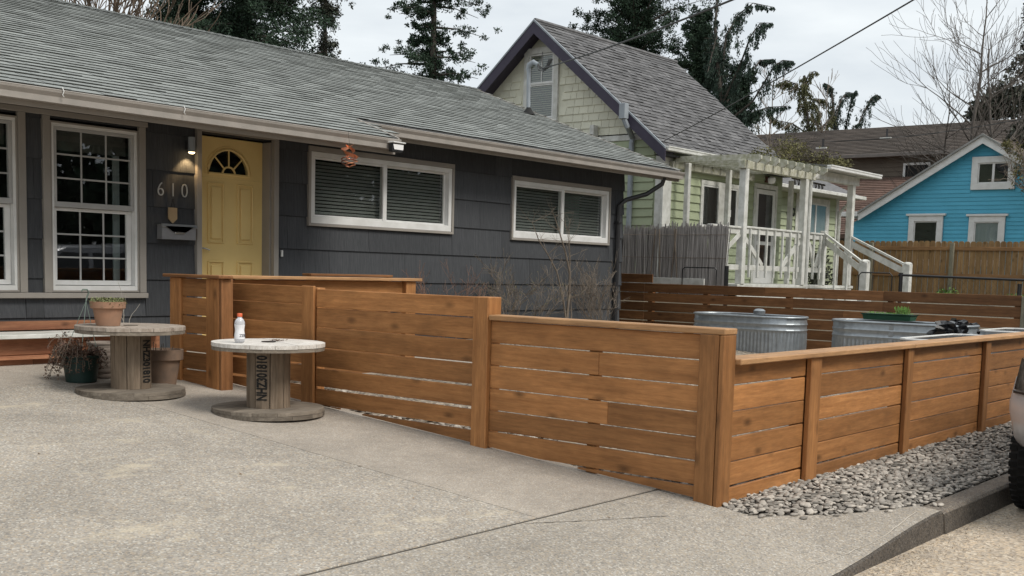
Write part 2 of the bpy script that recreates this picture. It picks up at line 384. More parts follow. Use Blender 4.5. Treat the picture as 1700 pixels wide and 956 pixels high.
def glassmat(name, tint=(.02, .025, .025), refl=.11, trans=.88):
    m = bpy.data.materials.new(name); m.use_nodes = True; n = m.node_tree; n.nodes.clear()
    out = N(n, 'OutputMaterial'); tr = N(n, 'BsdfTransparent'); tr.inputs[0].default_value = (trans, trans*1.02, trans, 1)
    gl = N(n, 'BsdfGlossy'); gl.inputs['Roughness'].default_value = .012; gl.inputs[0].default_value = (.95, .97, 1, 1)
    fr = N(n, 'Fresnel'); fr.inputs[0].default_value = 1.52; geo_ = N(n, 'NewGeometry')
    nzz = noise(n, coords(n, (1, 1, 1), False), 2.2, 1); b = N(n, 'Bump'); b.inputs['Strength'].default_value = .05; b.inputs['Distance'].default_value = .02
    n.links.new(nzz, b.inputs['Height']); n.links.new(b.outputs[0], gl.inputs['Normal'])
    f = math_(n, 'ADD', math_(n, 'MULTIPLY', fr.outputs[0], 1.5), refl*.15)
    f = math_(n, 'MULTIPLY', f, math_(n, 'SUBTRACT', 1.0, geo_.outputs['Backfacing']))
    mxs = N(n, 'MixShader'); n.links.new(f, mxs.inputs[0]); n.links.new(tr.outputs[0], mxs.inputs[1]); n.links.new(gl.outputs[0], mxs.inputs[2])
    n.links.new(mxs.outputs[0], out.inputs[0]); return m
glass = glassmat('window_glass')
lens_m, ln, lp = base_mat('lamp_lens'); lp.inputs['Base Color'].default_value = (.9, .9, .9, 1); lp.inputs['Roughness'].default_value = .15
lamp_m, ln2, lp2 = base_mat('lit_lamp'); lp2.inputs['Emission Color'].default_value = (1, .72, .36, 1); lp2.inputs['Emission Strength'].default_value = 9

plastic_clear, pn, pp = base_mat('clear_bottle'); pp.inputs['Base Color'].default_value = (.8, .82, .86, 1); pp.inputs['Roughness'].default_value = .12
pp.inputs['Transmission Weight'].default_value = .45; pp.inputs['IOR'].default_value = 1.33
label_m = pmat('white_bottle_label', (.8, .8, .82), rough=.4)

# ------------------------------------------------------------------ text
def text_mesh(txt, size, depth=.003, bold=0.0):
    cu = bpy.data.curves.new('t', 'FONT'); cu.body = txt; cu.size = size; cu.extrude = depth; cu.offset = bold; cu.align_x = 'CENTER'; cu.align_y = 'CENTER'
    o = bpy.data.objects.new('t', cu); C.objects.link(o)
    bpy.context.view_layer.update()
    dg = bpy.context.evaluated_depsgraph_get(); me = bpy.data.meshes.new_from_object(o.evaluated_get(dg))
    bpy.data.objects.remove(o); return me
def put_text(name, me, mat, parent, origin, M, label=None, kind=None):
    me.transform(M); me.materials.clear(); me.materials.append(mat)
    return props(link(name, me, parent, origin), label, None, None, kind)

# ================================================================== GROUND
def gz(y): return -1.36+.068*(y-3.3)
KY, RZ = 2.36, -1.57
def sm(t): t = max(0, min(1, t)); return t*t*(3-2*t)
def ter(x, y):
    b = gz(min(y, 10.5)) if y > KY else RZ
    if x < 7.3 and y < 3.4: b -= .14
    b += .42*sm((x-16.4)/1.6)*sm((y-2.6)/2.5)*(1-.0*y)
    if x > 17 and y > KY: b = min(b, -.45)
    return b-.035
def grid(xs, ys, zf):
    vs = [(x, y, zf(x, y)) for y in ys for x in xs]; n = len(xs)
    return vs, [(j*n+i, j*n+i+1, (j+1)*n+i+1, (j+1)*n+i) for j in range(len(ys)-1) for i in range(n-1)]
xs = [-400, -60, -20, -5, 0, 3, 6, 7.25, 7.5, 9, 12, 15, 16.2, 16.6, 17, 17.5, 18.2, 20, 24, 30, 40, 60, 120, 500]
ys = [2.38, 2.7, 3.3, 4, 5, 6, 7, 8, 9, 10, 10.5, 12, 16, 25, 40, 80, 200, 900]
g = MB(); g.add(*grid(xs, ys, ter)); g.build('ground', earth, kind='structure', origin=(0, 0, 0))
rd = MB(); rd.add([(-400, -500, RZ), (500, -500, RZ), (500, 2.42, RZ), (-400, 2.42, RZ)], [(0, 1, 2, 3)]); rd.build('road', road_m, kind='structure', origin=(0, 0, 0))
# joint filler under the slabs
jf = MB(); jf.add(*grid([-14, 0, 4, 5.92], [3.69, 5, 7, 9, 9.98], lambda x, y: gz(y)-.005)); jf.build('slab_joint', joint_m, kind='structure', origin=(0, 0, 0))
def slab(name, mat, x0, x1, y0, y1, label=None):
    t = .003; n = max(2, int((y1-y0)/.8)); yy = [y0+t]+[y0+(y1-y0)*k/n for k in range(1, n)]+[y1-t]
    m = MB(); vs, fs = grid([x0+t, x1-t], yy, lambda x, y: gz(y)); m.add(vs, fs)
    e = .05; ring = [(x0+t, yy[0]), (x1-t, yy[0]), (x1-t, yy[-1]), (x0+t, yy[-1])]
    out = [(x0, y0), (x1, y0), (x1, y1), (x0, y1)]
    for k in range(4):
        a, b, c, d = ring[k], ring[(k+1) % 4], out[(k+1) % 4], out[k]
        m.add([(*a, gz(a[1])), (*b, gz(b[1])), (*c, gz(c[1])-.012), (*d, gz(d[1])-.012), (*c, gz(c[1])-e), (*d, gz(d[1])-e)], [(0, 3, 2, 1), (3, 5, 4, 2)])
    return m.build(name, mat, kind='structure', label=label, origin=(x0, y0, gz(y0)-e) if False else (0, 0, 0))
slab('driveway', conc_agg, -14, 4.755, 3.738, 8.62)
slab('path', conc_smooth, 4.757, 6.02, 3.738, 8.62)
slab('path', conc_smooth, -14, 9.4, 8.624, 9.98)
slab('path', conc_smooth, 6.024, 9.4, 8.1, 8.622)
# sidewalk with its dropped kerb
PB = [(5.93, 3.712), (5.935, 3.26), (5.94, 3.13), (6.0, 3.05), (6.33, 2.86), (6.65, 2.68), (6.95, 2.565), (7.1, 2.52)]
def wz_(x, y):
    r = sm((7.1-x)/1.7)
    return gz(y)-.112*r*max(0, min(1, 1-(y-KY)/(.95)))
sx = [-14, -6, 0, 2, 3, 4, 4.6, 5, 5.3, 5.6, 5.93]+[p[0] for p in PB[1:]]
def ytop(x):
    if x <= 5.93: return 3.712
    for a, b in zip(PB, PB[1:]):
        if a[0] <= x <= b[0]: return a[1]+(b[1]-a[1])*(x-a[0])/(b[0]-a[0]+1e-9)
    return 2.52
m = MB(); K = 8; vs = []
for j in range(K+1):
    for x in sx:
        y = KY+.015+(ytop(x)-KY-.015)*j/K; vs.append((x, y, wz_(x, y)))
n = len(sx); m.add(vs, [(j*n+i, j*n+i+1, (j+1)*n+i+1, (j+1)*n+i) for j in range(K) for i in range(n-1)])
m.build('sidewalk', conc_walk, kind='structure', origin=(0, 0, 0))
m = MB(); vs = []
for x in sx: vs += [(x, KY+.015, wz_(x, KY)), (x, KY+.002, wz_(x, KY)-.008), (x, KY-.012, RZ-.02)]
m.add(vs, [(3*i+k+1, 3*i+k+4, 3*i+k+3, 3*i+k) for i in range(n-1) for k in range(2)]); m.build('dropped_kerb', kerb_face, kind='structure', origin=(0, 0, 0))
def kerb(x0, x1):
    zt = gz(2.44)-.004
    pts = [(KY-.02, RZ-.05), (KY, zt-.02), (KY+.012, zt-.005), (KY+.025, zt), (2.505, zt), (2.515, zt-.01), (2.515, RZ-.05)]
    k_ = MB().prism(pts, 0, x0, x1).build('kerb', kerb_m, kind='structure', origin=(0, 0, 0))
    MB().prism([(KY-.026, RZ-.05), (KY-.004, zt-.024), (KY-.0005, zt-.024), (KY-.0205, RZ-.05)], 0, x0+.002, x1-.002).build('dark_face', kerb_face, k_, label='dark vertical face of the kerb')
kerb(7.108, 10.6); kerb(10.61, 14.2); kerb(14.21, 40)
m = MB(); m.add([(7.095, 2.4, gz(2.4)-.03), (7.12, 2.4, gz(2.4)-.03), (7.12, 2.51, gz(2.5)-.03), (7.095, 2.51, gz(2.5)-.03)], [(0, 1, 2, 3)]); m.build('kerb_joint', joint_m, kind='structure')
# raised seam where the two sidewalk pours meet: a thin dark crack sunk between them
ck = [(4.60, 3.70), (4.69, 3.655), (4.95, 3.53), (5.2, 3.42), (5.43, 3.33), (5.62, 3.30), (5.73, 3.30)]
def strip(name, mat, pts, wd, dz):
    m = MB(); vs = []
    for i, (x, y) in enumerate(pts):
        a, b = pts[max(0, i-1)], pts[min(len(pts)-1, i+1)]; d = Vector((b[0]-a[0], b[1]-a[1])).normalized(); w_ = wd*rnd.uniform(.5, 1.4)
        z = wz_(x, y)+dz; vs += [(x-d.y*w_/2, y+d.x*w_/2, z), (x+d.y*w_/2, y-d.x*w_/2, z)]
    m.add(vs, [(2*i, 2*i+1, 2*i+3, 2*i+2) for i in range(len(pts)-1)]); m.build(name, mat, kind='structure', origin=(0, 0, 0))
def wob(pts, n=10, a=.006):
    o = []
    for p, q in zip(pts, pts[1:]): o += [(p[0]+(q[0]-p[0])*k/n+rnd.uniform(-a, a), p[1]+(q[1]-p[1])*k/n+rnd.uniform(-a, a)) for k in range(n)]
    return o+[pts[-1]]
strip('pavement_crack', joint_m, wob(ck[:5]), .006, .0025)
strip('pavement_seam', pmat('pale_seam', (.55, .50, .43), rough=.9), wob([(6.93, 2.47), (6.3, 2.42), (5.5, 2.5), (5.0, 2.46)]), .006, .0025)
# yard gravel inside the fences
m = MB(); m.add(*grid([5.97, 8, 10, 12, 14, 16.0], [3.36, 4.2, 5, 6, 7, 8, 9, 10], lambda x, y: gz(y)-.012)); m.build('yard_gravel', gravel_m, kind='structure', origin=(0, 0, 0))

# pebbles: squashed low-poly stones
def stone(seed, n=7):
    r = random.Random(seed); vs = []; a = r.uniform(.75, 1.3)
    for z, s in ((-.35, .62), (.0, 1.0), (.28, .86), (.5, .45)):
        for k in range(n):
            t = 2*math.pi*k/n+z; q = s*(1+r.uniform(-.1, .1)); vs.append((a*q*math.cos(t), q*math.sin(t)/a, z))
    fs = [(i*n+k, i*n+(k+1) % n, (i+1)*n+(k+1) % n, (i+1)*n+k) for i in range(3) for k in range(n)]+[tuple(range(3*n, 4*n))]
    return np.array(vs), fs
stones = []
for k in range(24):
    v, f = stone(k); t = rnd.uniform(0, 6.28); ti = rnd.uniform(-.7, .7); s = rnd.uniform(.011, .030)
    M = (Matrix.Rotation(t, 3, 'Z') @ Matrix.Rotation(ti, 3, 'X'))
    v = (np.array(M) @ (v*[s*1.25, s*.95, s*.62*1.25]).T).T; stones.append((v, f))
def yp(x):     # pebble strip front edge
    if x < 7.1: return ytop(x)+.005
    return 2.52
pl = []
def zp(x, y): return (wz_(x, y) if x < 7.1 else gz(y))-.014
xx = 5.95
while xx < 13.2:
    st = .029 if xx < 9.5 else .042
    yy_ = yp(xx)+.012
    while yy_ < 3.33:
        x, y = xx+rnd.uniform(-.016, .016), yy_+rnd.uniform(-.016, .016)
        if not (x < 6.1 and y > 3.3) and y < 3.31 or x > 6.1 and y < 3.33:
            hump = .018*math.sin(min(1, (3.33-y)/.8)*3.14)
            pl.append(((x, y, zp(x, y)+hump+rnd.uniform(-.004, .018)), rnd.randrange(24)))
        yy_ += st
    xx += st
for k in range(14):
    x = rnd.uniform(5.9, 7.3); y = yp(x)-abs(rnd.gauss(0, .05)); pl.append(((x, y, wz_(x, y)+.004), rnd.randrange(24)))
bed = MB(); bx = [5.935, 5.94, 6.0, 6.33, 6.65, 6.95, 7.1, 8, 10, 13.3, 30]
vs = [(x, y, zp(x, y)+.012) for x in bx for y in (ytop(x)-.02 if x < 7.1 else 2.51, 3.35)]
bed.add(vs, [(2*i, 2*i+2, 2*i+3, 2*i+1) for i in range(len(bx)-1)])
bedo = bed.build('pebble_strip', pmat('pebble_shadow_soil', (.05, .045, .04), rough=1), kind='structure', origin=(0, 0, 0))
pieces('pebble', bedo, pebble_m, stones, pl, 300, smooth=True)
# loose pebbles just inside the fences, seen through the gaps
pl2 = []
for k in range(1500):
    if rnd.random() < .5: x, y = rnd.uniform(6.05, 6.6), rnd.uniform(3.5, 8)
    else: x, y = rnd.uniform(6.05, 12.5), rnd.uniform(3.45, 4.1)
    pl2.append((np.asarray(stones[rnd.randrange(24)][0])+np.array((x, y, gz(y)+rnd.uniform(0, .012))), stones[0][1]))
props(joined('pebble_fill', pebble_m, None, pl2), 'loose grey river pebbles lying inside the low fences', 'pebbles')

# fallen debris on driveway: tiny leaves and chips
V = []
for k in range(420):
    x, y = rnd.uniform(.5, 6.8), rnd.uniform(2.6, 8.4)
    if x > 5.6 and y > 3: continue
    s = rnd.uniform(.004, .013)*(2 if rnd.random() < .06 else 1); a = rnd.uniform(0, 6.28); z = (wz_(x, y) if y < 3.7 else gz(y))+.003
    V += [(x, y, z), (x+s*math.cos(a), y+s*math.sin(a), z+s*.3), (x+s*.7*math.cos(a+1.1), y+s*.7*math.sin(a+1.1), z+.001)]
props(tris('leaf_litter', pmat('litter', (.30, .2, .11), (.12, .08, .05), rough=.9, var=.5), None, V), 'scattered bits of dry leaf on the driveway', 'leaf litter', None, 'stuff')
V = []
for k in range(2600):
    x = 5.2+abs(rnd.gauss(0, 1.6)); y = KY-.03-abs(rnd.gauss(0, .16)); s = rnd.uniform(.004, .012); a = rnd.uniform(0, 6.28); z = RZ+.002
    V += [(x, y, z), (x+s*math.cos(a), y+s*math.sin(a), z+s*.5), (x+s*.7*math.cos(a+1.1), y+s*.7*math.sin(a+1.1), z+.001)]
props(tris('gutter_grit', pmat('grit', (.42, .34, .24), (.2, .16, .12), rough=.95, var=.5), None, V), 'sandy grit and twig bits along the foot of the kerb', 'grit', None, 'stuff')

# ================================================================== OUR HOUSE
house = thing('charcoal_house', 'dark charcoal single storey house with yellow door and sage grey shingle roof', 'house', (9, 12, gz(10)))
HX0, HX1, HY = -3.0, 14.6, 10.0
SLOPE = .369
def rz(y): return 1.36+SLOPE*(y-8.86)
# wall body with openings: columns and bands between windows
OP = [(4.12, 5.09, -.30, 1.27), (5.31, 6.30, -.30, 1.27), (6.955, 7.905, -.9, 1.32), (8.42, 10.72, .48, 1.28), (11.97, 14.2, .455, 1.235)]
m = MB(); x = HX0; zb, zt = -1.1, 1.66
for a, b, c, d in OP:
    m.box(x, a, HY+.002, HY+.16, zb, zt); m.box(a, b, HY+.002, HY+.16, zb, c); m.box(a, b, HY+.002, HY+.16, d, zt); x = b
m.box(x, HX1, HY+.002, HY+.16, zb, zt)
m.build('wall', siding_flat, house)
m = MB(); m.prism([(HY+.162, -1.1), (18, -1.1), (18, rz(9.8+.2)+.1), (13.9, rz(13.9)-.15), (HY+.162, rz(10.16)-.15)], 0, HX1-.15, HX1); m.build('wall', siding, house, label='charcoal gable end wall')
m = MB(); m.box(HX0, HX1-.16, 10.9, 10.95, -1.1, 1.7); m.box(HX0, HX1-.16, 10.17, 10.9, -.95, -.9); m.build('room_interior', darkint, house)
# striated shake panels
PW = 1.22; TB, TT = .024, .008
def shake_panel(x0, x1, z0, z1):
    if x1-x0 < .02 or z1-z0 < .02: return
    key = ('shk', round(x1-x0, 3), round(z1-z0, 3))
    if key not in BOXC:
        wd, h = x1-x0-.004, z1-z0-.002
        q = MB(); q.add([(-wd/2, 0, -h/2), (wd/2, 0, -h/2), (wd/2, 0, h/2), (-wd/2, 0, h/2), (-wd/2, -TB, -h/2), (wd/2, -TB, -h/2), (wd/2, -TT, h/2), (-wd/2, -TT, h/2)],
            [(0, 1, 2, 3), (4, 7, 6, 5), (0, 4, 5, 1), (1, 5, 6, 2), (2, 6, 7, 3), (3, 7, 4, 0)]); q.f = [f[::-1] for f in q.f]
        BOXC[key] = q.mesh('siding_panel', siding)
    link('siding_panel', BOXC[key], house, ((x0+x1)/2, HY, (z0+z1)/2))
CL = [(4.09, 5.11, -.37, 1.33), (5.28, 6.335, -.37, 1.33), (6.91, 7.95, -1.2, 1.40), (8.38, 10.77, .43, 1.32), (11.93, 14.26, .41, 1.27)]
rows = [.89+.36*k for k in range(2, -6, -1)]
for ri, z0 in enumerate(rows):
    z1 = min(z0+.36, 1.64); o = (.37, .95, .1, .66, 1.12, .51, .2, .8)[ri]
    if z0 < -1.0: z0 = -1.0
    if z1 <= z0: continue
    x = HX0-1+o
    while x < HX1:
        segs = [(max(x, HX0), min(x+PW, HX1+.02), z0, z1)]
        for a, b, c, d in CL:
            ns = []
            for s0, s1, t0, t1 in segs:
                if s1 <= a or s0 >= b or t1 <= c or t0 >= d: ns.append((s0, s1, t0, t1)); continue
                if s0 < a: ns.append((s0, a, t0, t1))
                if s1 > b: ns.append((b, s1, t0, t1))
                ms0, ms1 = max(s0, a), min(s1, b)
                if t0 < c: ns.append((ms0, ms1, t0, c))
                if t1 > d: ns.append((ms0, ms1, d, t1))
            segs = ns
        for s in segs: shake_panel(*s)
        x += PW
# corner laps: shingle ends wrapping the corner
for ri, z0 in enumerate(rows[:-1]):
    z1 = min(z0+.36, 1.64)
    q = MB(); q.add([(HX1+.001, 9.99, z0), (HX1+.03, 9.97, z0), (HX1+.03, 10.6, z0), (HX1+.001, 10.6, z0), (HX1+.001, 9.99, z1), (HX1+.01, 9.985, z1), (HX1+.01, 10.6, z1), (HX1+.001, 10.6, z1)],
            [(0, 3, 2, 1), (4, 5, 6, 7), (0, 1, 5, 4), (1, 2, 6, 5), (2, 3, 7, 6), (3, 0, 4, 7)]); q.build('siding_panel', siding, house)
# roof deck + shingles
def roof_deck(parent, x0, x1, y0, y1, zf, mat, t=.10, label=None, name='roof'):
    m = MB(); m.prism([(y0, zf(y0)-t), (y1, zf(y1)-t), (y1, zf(y1)), (y0, zf(y0))], 0, x0, x1); return m.build(name, mat, parent, label=label)
roof = roof_deck(house, HX0-.4, 8.65, 8.86, 9.52, rz, soffit_m)
roof2 = roof_deck(house, HX0-.4, 15.4, 9.521, 13.9, rz, soffit_m)
m = MB(); m.prism([(13.901, rz(13.9)-.1), (18.6, rz(13.9)-.1-SLOPE*4.7), (18.6, rz(13.9)-SLOPE*4.7), (13.901, rz(13.9))], 0, HX0-.4, 15.4); m.build('roof', shingle_m, house, label='rear roof slope')
al = math.atan(SLOPE); ex = .132; ca, sa = math.cos(al), math.sin(al)
def shvariant(wd, exz, t=.010, al=al, jog=0):
    ca, sa = math.cos(al), math.sin(al); vs = []
    for xq in (-wd/2, wd/2):
        for u, h in ((-jog+t*1.1, 0.0), (-jog, t), (exz+.01, .004), (exz+.01, 0.0)):
            vs.append((xq, u*ca-h*sa, u*sa+h*ca))
    return vs, [(0, 1, 2, 3), (4, 7, 6, 5), (0, 4, 5, 1), (1, 5, 6, 2), (3, 2, 6, 7)]
var = [shvariant(.296, ex, .0155), shvariant(.298, ex, .018), shvariant(.294, ex, .0135, jog=.006), shvariant(.146, ex, .018)]
pl = []; u0 = 0; r = 0
L1 = (13.9-8.86)/ca
while u0 < L1-.02:
    y = 8.86-.02+u0*ca; x = HX0+ (0, .1525, .05, .2)[r % 4]*(1 if r % 2 else .6)
    xe = 8.65 if y < 9.49 else 15.42
    while x < xe:
        if x > 1.2 and not (y < 9.0 and x > xe-.1):
            pl.append(((x+.1525, y, rz(y)+.001), rnd.choice((0, 0, 1, 2))))
        x += .305
    u0 += ex; r += 1
pieces('shingle', roof2, shingle_m, var, pl, 300)
# plain shingle field beyond what the photo can show
m = MB(); m.add([(HX0-.4, 8.85, rz(8.85)+.006), (1.2, 8.85, rz(8.85)+.006), (1.2, 13.9, rz(13.9)+.006), (HX0-.4, 13.9, rz(13.9)+.006)], [(0, 1, 2, 3)]); m.build('roof_field', shingle_m, house, label='shingled roof slope left of the windows')
# ridge caps
pl = []; x = 3.0
while x < 15.4: pl.append(((x, 13.9, rz(13.9)), 0)); x += .14
cap = []
for dx, t in ((0, .008), (.2, .022)):
    for u, h in ((-.15, 0), (0, 0), (.15, 0)):
        cap.append((dx, u, -abs(u)*SLOPE+t+.006))
pieces('ridge_cap', house, shingle_m, [(cap, [(0, 1, 4, 3), (1, 2, 5, 4), (3, 4, 1, 0)])], pl, 120)
# rake board
def rake(parent, x, y0, y1, zf, mat, th=.03, h=.16, top=.02, name='rake_board'):
    m = MB(); m.prism([(y0, zf(y0)-h), (y1, zf(y1)-h), (y1, zf(y1)+top), (y0, zf(y0)+top)], 0, x, x+th); return m.build(name, mat, parent)
rake(house, 15.402, 9.5, 13.9, rz, taupe); rake(house, 8.652, 8.84, 9.5, rz, taupe, h=.12)
# gutters, fascia
def gutter(parent, x0, x1, yf, zr, mat=gutter_m, h=.1, d=.11):
    P = [(yf, zr), (yf+.012, zr), (yf+.014, zr-.02), (yf+.03, zr-.055), (yf+.03, zr-h+.008), (yf+d, zr-h+.008), (yf+d, zr+.015), (yf+d+.004, zr+.015), (yf+d+.004, zr-h), (yf+.022, zr-h), (yf+.022, zr-.052), (yf+.002, zr-.02), (yf, zr-.008)]
    # end caps come from the polygon of the open profile; the rim is a small roll
    m = MB(); n = len(P); vs = [(x, p[0], p[1]) for x in (x0, x1) for p in P]
    m.add(vs, [(i, i+n, (i+1) % n+n, (i+1) % n) for i in range(n)])
    m.tube([(x0, yf+.004, zr), (x1, yf+.004, zr)], .007, 6)
    for xx in (x0, x1): m.box(xx-.002, xx+.002, yf+.02, yf+d, zr-h, zr-.004); m.box(xx-.0015, xx+.0015, yf, yf+.02, zr-.045, zr-.004)
    return m.build('gutter', mat, parent)
gutter(house, HX0-.4, 8.61, 8.74, 1.335); gutter(house, 8.60, 15.42, 9.40, 1.575)
pbox('fascia', house, taupe, HX0-.4, 8.64, 8.862, 8.885, 1.195, 1.335, .002)
pbox('fascia', house, taupe, 8.655, 15.4, 9.524, 9.547, 1.44, 1.585, .002)
m = MB(); m.prism([(8.89, rz(8.89)-.125), (10.0, rz(10)-.125), (10.0, rz(10)-.112), (8.89, rz(8.89)-.112)], 0, HX0-.4, 8.6); m.build('soffit', soffit_m, house)
m = MB(); m.prism([(9.55, rz(9.55)-.125), (10.0, rz(10)-.125), (10.0, rz(10)-.112), (9.55, rz(9.55)-.112)], 0, 8.66, 15.38); m.build('soffit', soffit_m, house)
# gutter clips (white) of a string of lights
for xg in (4.80, 5.93): 
    m = MB(); m.tube([(xg, 8.735, 1.36), (xg+.01, 8.725, 1.33), (xg, 8.73, 1.30), (xg+.015, 8.735, 1.285)], .004, 5); m.build('gutter_clip', white, house)
# downspout at right corner
m = MB(); m.tube([(15.02, 9.52, 1.475), (15.02, 9.55, 1.38), (14.9, 9.75, 1.22), (14.55, 9.90, 1.11), (14.43, 9.93, 1.02), (14.42, 9.93, .8), (14.42, 9.93, -1.0)], .036, 8); m.build('downspout', dark_pipe, house, smooth=True)
for z in (.75, -.3): pbox('pipe_strap', house, dark_pipe, 14.37, 14.47, 9.885, 9.975, z, z+.03, .002)

# windows -----------------------------------------------------
def blinds(win, x0, x1, z0, z1, y, pitch=.04, mat=blind_m):
    nn = int((z1-z0)/pitch); k = 0
    for i in range(nn):
        z = z0+.012+i*pitch; key = ('bl', round(x1-x0, 3))
        if key not in BOXC:
            h = (x1-x0)/2; q = MB(); q.add([(-h, -.006, -.0155), (h, -.006, -.0155), (h, .006, .0135), (-h, .006, .0135), (-h, -.0065, -.014), (h, -.0065, -.014), (h, .0055, .015), (-h, .0055, .015)], [(0, 3, 2, 1), (4, 5, 6, 7), (0, 1, 5, 4), (2, 3, 7, 6), (1, 2, 6, 5), (3, 0, 4, 7)])
            BOXC[key] = q.mesh('blind_slat', mat)
        link('blind_slat', BOXC[key], win, ((x0+x1)/2, y, z))
def framebar(win, name, mat, x0, x1, z0, z1, y0, y1, wt, wb=None, ws=None, b=.003):
    wb = wb or wt; ws = ws or wt
    m = MB(); m.box(x0, x1, y0, y1, z1-wt, z1, b); m.box(x0, x1, y0, y1, z0, z0+wb, b); m.box(x0, x0+ws, y0+.0005, y1-.0005, z0+wb, z1-wt, b); m.box(x1-ws, x1, y0+.0005, y1-.0005, z0+wb, z1-wt, b)
    return m.build(name, mat, win)
def window_hung(x0, x1, label):
    win = MB().box(x0+.03, x1-.03, 10.09, 10.155, -.3, -.285).build('window', white, house, label=label)
    # outer taupe casing
    pbox('casing', win, taupe, x0-.03, x0+.04, 9.955, 10.0, -.318, 1.285, .003); pbox('casing', win, taupe, x1-.04, x1+.03, 9.955, 10.0, -.318, 1.285, .003)
    framebar(win, 'frame', taupe, x0+.0405, x1-.0405, -.315, 1.245, 9.968, 10.1, .018)
    framebar(win, 'frame', white, x0+.055, x1-.055, -.30, 1.23, 9.975, 10.09, .028, .045, .028)
    a, b = x0+.085, x1-.085
    # upper sash (front), lower sash (behind)
    framebar(win, 'sash', muntin_m, a, b, .47, 1.2, 9.985, 10.03, .03, .05, .03)
    framebar(win, 'sash', white, a, b, -.25, .468, 10.035, 10.07, .03, .045, .05)
    for (g0, g1, h0, h1, yy) in ((a+.03, b-.03, .52, 1.17, 10.0), (a+.05, b-.05, -.205, .438, 10.045)):
        pbox('pane', win, glass, g0, g1, yy+.012, yy+.016, h0, h1, 0)
        for k in (1, 2):
            xm = g0+(g1-g0)*k/3; pbox('muntin', win, muntin_m, xm-.008, xm+.008, yy+.002, yy+.011, h0, h1, .002)
            zm = h0+(h1-h0)*k/3; pbox('muntin', win, muntin_m, g0, g1, yy+.003, yy+.010, zm-.008, zm+.008, .002)
    pbox('shade', win, pmat('roller_shade', (.12, .12, .115), rough=.9), a, b, 10.13, 10.14, 1.0, 1.2, .002)
    return win
w0 = window_hung(4.12, 5.09, 'tall double hung window at the far left'); w1 = window_hung(5.31, 6.30, 'tall double hung window nearer the door')
pbox('window_head', house, taupe, 3.9, 6.345, 9.94, 10.0, 1.287, 1.335, .004); pbox('window_sill', house, taupe, 3.9, 6.335, 9.93, 10.0, -.37, -.32, .004)
pbox('curtain', w1, curtain_m, 6.12, 6.19, 10.2, 10.22, -.25, 1.2, .003)
def window_slide(x0, x1, z0, z1, label):
    win = MB().box(x0+.03, x1-.03, 10.08, 10.155, z0+.001, z0+.02).build('window', white, house, label=label)
    framebar(win, 'casing', taupe, x0-.04, x1+.05, z0-.045, z1+.04, 9.955, 10.0, .055, .03, .035)
    framebar(win, 'frame', white, x0-.003, x1+.013, z0-.013, z1-.018, 9.968, 10.08, .055, .075, .055)
    mid = (x0+x1)/2; a, b, c, d = x0+.053, x1-.043, z0+.063, z1-.075
    framebar(win, 'sash', white, a, mid+.02, c, d, 9.985, 10.03, .022, .022, .02)
    pbox('mullion', win, white, mid-.03, mid+.03, 9.976, 10.0, c, d, .003)
    framebar(win, 'sash', white, mid, b, c, d, 10.035, 10.07, .022, .022, .02)
    pbox('pane', win, glass, a+.02, mid-.03, 10.01, 10.014, c+.022, d-.022, 0); pbox('pane', win, glass, mid+.03, b-.02, 10.05, 10.054, c+.022, d-.022, 0)
    blinds(win, a, b, c, d, 10.095)
    return win
window_slide(8.42, 10.72, .48, 1.28, 'sliding window with blinds nearer the door'); wr = window_slide(11.97, 14.2, .455, 1.235, 'sliding window with blinds near the corner')
pbox('curtain', wr, pmat('teal_curtain', (.12, .25, .2), (.3, .32, .3), rough=.9, stretch=(30, 30, 1), sc=1), 13.4, 13.85, 10.25, 10.27, .5, 1.2, .003)
# door -----------------------------------------------------
pbox('door_casing', house, taupe, 6.905, 6.965, 9.94, 10.0, -.95, 1.325, .004); pbox('door_casing', house, taupe, 7.885, 7.95, 9.94, 10.0, -.95, 1.325, .004)
pbox('door_casing', house, taupe, 6.905, 7.95, 9.94, 10.0, 1.3255, 1.40, .004)
pbox('door_jamb', house, taupe, 7.87, 7.905, 10.0005, 10.16, -.95, 1.3, .002); pbox('door_jamb', house, yellow, 6.955, 6.975, 10.0005, 10.16, -.95, 1.3, .002)
DY = 10.13
door = MB().box(6.98, 7.868, DY, DY+.045, -.88, .88).build('door', yellow, house, label='yellow front door with a fan light')
# upper slab with semicircular hole
cx, cz, ro = 7.425, .925, .26
m = MB(); nA = 16; arc = [(cx+ro*math.cos(math.pi*k/nA), cz+ro*math.sin(math.pi*k/nA)) for k in range(nA+1)]
x0, x1, z0, z1 = 6.98, 7.868, .8805, 1.3
out = []
for k, (ax, az) in enumerate(arc):
    a = math.pi*k/nA; t = 9
    if math.cos(a) > 1e-6: t = min(t, (x1-cx)/math.cos(a))
    if math.cos(a) < -1e-6: t = min(t, (x0-cx)/math.cos(a))
    if math.sin(a) > 1e-6: t = min(t, (z1-cz)/math.sin(a))
    out.append((cx+t*math.cos(a), cz+t*math.sin(a)))
vs = [(x, DY, z) for x, z in arc]+[(x, DY, z) for x, z in out]+[(x, DY+.045, z) for x, z in arc]
n = nA+1
m.add(vs, [(k, k+1, n+k+1, n+k) for k in range(nA)]+[(k+1, k, 2*n+k, 2*n+k+1) for k in range(nA)])
m.add([(x0, DY, z0), (x1, DY, z0), (x1, DY, cz), (x0, DY, cz)], [(0, 1, 2, 3)])
cor = [(x1, z1), (x0, z1)]
for (cxx, czz) in cor:
    ks = [k for k in range(nA) if (out[k][0]-cxx)*(out[k+1][0]-cxx) <= 1e-9 and abs(out[k][1]-out[k+1][1]) > 1e-6 and abs(out[k][0]-out[k+1][0]) > 1e-6]
    for k in ks: m.add([(out[k][0], DY, out[k][1]), (out[k+1][0], DY, out[k+1][1]), (cxx, DY, czz)], [(0, 1, 2)])
